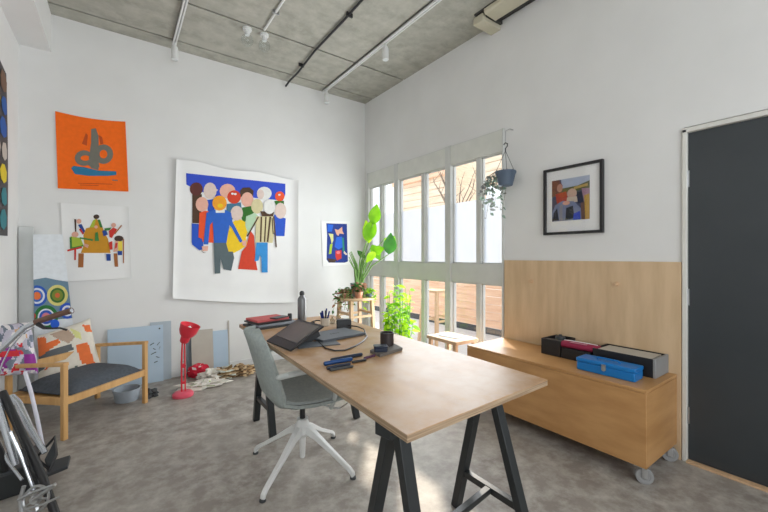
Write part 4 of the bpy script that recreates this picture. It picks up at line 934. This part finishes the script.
# tall painted canvas and white board in the corner
c = conv(0, 256, 4, onY, y=4.26)
wp = flat(235, 240, 245); sb = flat(110, 140, 160)
def ring(x, y, rs): return [(flat(*cl), c(circ(x, y, r, n=24))) for r, cl in rs]
def clipx(polys, x0, x1, ytop, ybot):
    out = []
    P0 = [onY(*q_, y=4.26) for q_ in ((x0[0], 0), (x1[0], 0))]
    for mt, poly in polys:
        res = []
        for v in poly:
            t_ = (v.z-.72)/(1.43-.72); lo = X_l(v.z); hi = X_r(v.z)
            res.append(Vector((min(max(v.x, lo+.004), hi-.004), v.y, v.z)))
        out.append((mt, res))
    return out
cTL, cTR, cBR, cBL = [onY(*q_, y=4.26) for q_ in ((33, 232), (62.5, 232), (73, 322), (34, 322))]
def X_l(z): return cTL.x+(cBL.x-cTL.x)*(cTL.z-z)/(cTL.z-cBL.z)
def X_r(z): return cTR.x+(cBR.x-cTR.x)*(cTR.z-z)/(cTR.z-cBR.z)
zs = [(1.07, 0), (1.085, .35), (1.06, .7), (1.045, 1)]
poly = [Vector((X_l(z)+(X_r(z)-X_l(z))*u, 4.26, z)) for z, u in zs]+[Vector((X_r(.72), 4.26, .72)), Vector((X_l(.72), 4.26, .72))]
pat = [(sb, poly)]+clipx(ring(148, 150, [(42, (40, 90, 190)), (32, (225, 230, 240)), (24, (60, 110, 200)), (16, (235, 120, 60))])+ring(230, 148, [(42, (225, 215, 130)), (30, (60, 110, 50)), (22, (125, 140, 50)), (10, (215, 110, 60))])
      + ring(185, 235, [(48, (40, 120, 60)), (34, (225, 230, 240)), (28, (50, 90, 190)), (18, (215, 130, 150)), (9, (235, 130, 60))])+ring(270, 210, [(32, (45, 90, 200)), (22, (230, 230, 240)), (14, (60, 100, 200)), (8, (170, 60, 60))])+ring(220, 262, [(18, (40, 100, 220))])+ring(130, 230, [(14, (210, 70, 50))]), (33,), (62,), 0, 0)
kf = .72
m = MB(); bl0 = Vector((X_l(.02), 4.26, .02)); br0 = Vector((X_r(.02), 4.26, .02))
o = hung('canvas', 'tall white banner with coloured circles at bottom, in left corner', 'canvas', [cTL, cTR, br0, bl0], pat, (0, -1, 0), 0, off=.0, paper=wp, nu=8, nv=12)
for v in o.data.vertices: pass
o.data.update(); o.location.z -= .02
m = MB(); m.box((XL+.005, 4.315, 0), (onY(34, 300, 4.33).x, 4.345, 1.50)); tag(m.build('foam_board', mat('off_white_board', (.66, .68, .67), .7), bevel=.002), 'narrow off white board standing in the left room corner', 'board')
# bin under the chair
p = onZ(127, 400, 0); m = MB(); t = thing('storage_bin', 'grey tapered plastic bin on the floor behind the chair', 'bin', p)
MB().lathe(p, [(.085, 0), (.088, .004), (.10, .095), (.106, .095), (.106, .103), (.095, .103), (.083, .006), (0, .005)], 30).build('body', flat(172, 182, 192), t)
lumpy('cable_coil', 'small dark heap of cable right of the grey bin', 'cable', 151, 397, (.05, .04, .035), 9, [M['dark']], amp=.5)

# ================================================================ BICYCLE AND BAGS, BOTTOM LEFT
t = thing('bicycle', 'folded bicycle with silver handlebar and brown grip at left', 'bicycle', onZ(40, 505, 0))
def tubeD(name, pts, r, mtl, seg=10, parent=t):
    P = [onD(*p) for p in pts]; return MB().tube(P, r, seg).build(name, mtl, parent)
hb = tubeD('handlebar', [(72, 310.5, 2.05), (60, 314, 2.04), (36, 322, 2.02), (24, 328, 2.0), (10, 341, 1.97), (0, 350, 1.95), (-14, 364, 1.93), (-26, 380, 1.92)], .0125, M['silver'], 14)
tubeD('grip', [(71.5, 310.5, 2.05), (70, 311, 2.05), (60, 314, 2.04), (37, 321.7, 2.02), (36, 322, 2.02)], [.018, .0165, .0155, .0155, .017], mat('brown_leather', (.16, .085, .06), .6), 14, hb)
bl2 = tubeD('brake_lever', [(38, 324, 1.99), (44, 328, 1.98), (52, 328.5, 1.98), (60, 328, 1.99), (67, 330, 2.0)], [.012, .008, .005, .005, .006], M['blackp'], 8, hb)
tubeD('brake_cable', [(34, 327, 2.0), (22, 334, 1.97), (10, 348, 1.94), (2, 364, 1.92), (-6, 395, 1.9)], .004, M['silver'], 6, hb)
tubeD('main_tube', [(2, 392, 1.90), (20, 430, 1.86), (42, 476, 1.80), (56, 516, 1.76)], [.018, .018, .018, .018], M['blackp'], 14)
tubeD('fork', [(4, 400, 1.98), (12, 397, 1.98), (18, 403, 1.97), (30, 428, 1.95), (45, 453, 1.93)], [.014, .017, .017, .015, .013], M['silver'])
tubeD('fork', [(-4, 400, 1.86), (4, 425, 1.84), (10, 445, 1.83), (16, 465, 1.82)], [.017, .017, .016, .013], M['silver'])
tubeD('seat_post', [(25, 372, 2.1), (31, 392, 2.08), (37, 418, 2.05), (43, 448, 2.03)], .0095, mat('lilac_white_tube', (.72, .71, .80), .35), 10)
tubeD('chain_stay', [(10, 432, 1.80), (22, 458, 1.79), (34, 490, 1.78)], .008, M['silver'])
tubeD('chain_stay', [(-2, 440, 1.9), (8, 462, 1.88), (22, 480, 1.85)], .007, M['silver'])
tubeD('seat_stay', [(14, 405, 1.93), (26, 436, 1.9), (38, 470, 1.87), (46, 490, 1.85)], .007, M['silver'])
tubeD('gear_cable', [(6, 404, 1.84), (20, 440, 1.81), (36, 480, 1.78)], .004, M['blackp'], 6)
# cranks, chainring and pedals
cr = onD(36, 499, 1.66); ax = (Vector((-.45, -.75, .25))).normalized(); rm = ax.to_track_quat('Z', 'Y').to_matrix().to_4x4()
m = MB()
m.tube([cr+rm @ Vector((math.cos(a)*.052, math.sin(a)*.052, 0)) for a in [2*math.pi*k/30 for k in range(30)]], .006, 6, closed=True)
for k in range(5): a = 2*math.pi*k/5; m.bar(cr, cr+rm @ Vector((math.cos(a)*.051, math.sin(a)*.051, 0)), .010, .005)
m.lathe(cr, [(.02, -.012), (.024, 0), (.018, .014)], 16, mtx=rm); m.build('chainring', M['steel'], t)
def crank(a, b, name='crank'): return MB().bar(a, b, .022, .013).build(name, M['steel'], t, bevel=.003)
ca = crank(cr+ax*.02, onD(56, 484, 1.68)); 
e0 = onD(47, 477, 1.86); 
tubeD('brake_arm', [(18, 500, 1.64), (34, 492, 1.64), (54, 485, 1.66)], .006, M['steel'], 8)
tubeD('brake_arm', [(26, 509, 1.62), (44, 504, 1.62), (59, 497, 1.64)], .005, M['steel'], 8)
tubeD('hinge_clamp', [(24, 486, 1.66), (20, 500, 1.65), (22, 516, 1.64)], .008, M['steel'], 8)
def plate(name, pts, th, mtl, parent=t):
    P = [onD(*p) for p in pts]; n = (P[1]-P[0]).cross(P[2]-P[0]).normalized()*th; return MB().prism(P, n).build(name, mtl, parent, bevel=.003)
plate('pedal', [(46, 478, 1.95), (68, 469, 2.0), (71, 457.5, 2.08), (50, 464, 2.04)], .018, M['dark'])
m = MB(); P = [onD(*p) for p in ((36, 458, 1.95), (55, 437, 2.0), (56, 455, 1.97), (50, 470, 1.93))]
m.tube(P, .009, 8, closed=True); m.build('rack', M['blackp'], t)
plate('rack_plate', [(44, 460, 1.95), (54, 441, 1.99), (55, 456, 1.96), (48, 472, 1.93)], .01, M['dark'])
m = MB(); wc = onD(-14, 452, 1.95); wa = Vector((.82, .5, .2)).normalized(); wm = wa.to_track_quat('Z', 'Y').to_matrix().to_4x4()
wr = min(.17, (wc.z-.013))
rot_ = [2*math.pi*k/40 for k in range(40)]
m.tube([wc+wm @ Vector((math.cos(a)*wr, math.sin(a)*wr, 0)) for a in rot_], .016, 8, closed=True); wh = m.build('wheel', M['blackp'], t)
m = MB(); m.tube([wc+wm @ Vector((math.cos(a)*(wr-.024), math.sin(a)*(wr-.024), 0)) for a in rot_], .009, 8, closed=True)
for k in range(16): a = 2*math.pi*k/16; m.tube([wc, wc+wm @ Vector((math.cos(a)*(wr-.024), math.sin(a)*(wr-.024), 0))], .0016, 4)
m.build('rim', M['silver'], wh)
# black box on the floor
p0 = onZ(40, 488, 0); T = rotated(p0, R(100))
t2_ = thing('black_crate', 'low black box on the floor behind the bicycle tubes', 'crate', p0)
m = MB(); m.box((0, 0, 0), (.26, .30, .125), mtx=T); m.build('body', M['black'], t2_, bevel=.006)
m = MB(); m.box((-.004, -.004, .125), (.264, .304, .14), mtx=T); m.build('lid', M['dark'], t2_, bevel=.004)
# patterned carrier bag on chair's left side
random.seed(17)
bm_ = [flat(205, 200, 215), flat(150, 50, 150), flat(215, 50, 60), flat(120, 130, 145), flat(240, 235, 235), flat(210, 170, 130)]
def bag_pt(u, v, s_):
    Q = [onD(-6, 326, 2.66), onD(29, 322, 2.78), onD(38, 374, 2.66), onD(-8, 376, 2.54)]
    p = (Q[0]*(1-u)+Q[1]*u)*(1-v)+(Q[3]*(1-u)+Q[2]*u)*v
    e = ((1-(2*u-1)**4)*(1-(2*v-1)**6))**.5; n = Vector((.5, -.85, .1)).normalized()
    return p+n*s_*.07*e+n*.02*noise.noise(Vector((u*5, v*5, s_)))
cells = {}
def bfn(u, v):
    k = (int(u*9+1.5*noise.noise(Vector((u*4, v*4, 1)))), int(v*9+1.5*noise.noise(Vector((u*4, v*4, 7)))))
    if v > .60 and u > .60 and v < .92 and u < .92: return 1
    if .52 < v < .64 and u < .5: return 2
    if k not in cells: cells[k] = random.choice([0, 0, 4, 4, 4, 3, 3, 5, 0, 0, 2, 1])
    return cells[k]
t3 = thing('carrier_bag', 'bulging patterned bag in purple, red and white behind bicycle', 'bag', onZ(30, 420, .3))
m = MB(); m.grid(lambda u, v: bag_pt(u, v, 1), 36, 36, 0, mfn=bfn); m.grid(lambda u, v: bag_pt(1-u, v, -1), 16, 16, 0); m.build('bag_body', bm_, t3, angle=60)

for o in bpy.data.objects:
    if '_org' in o: del o['_org']
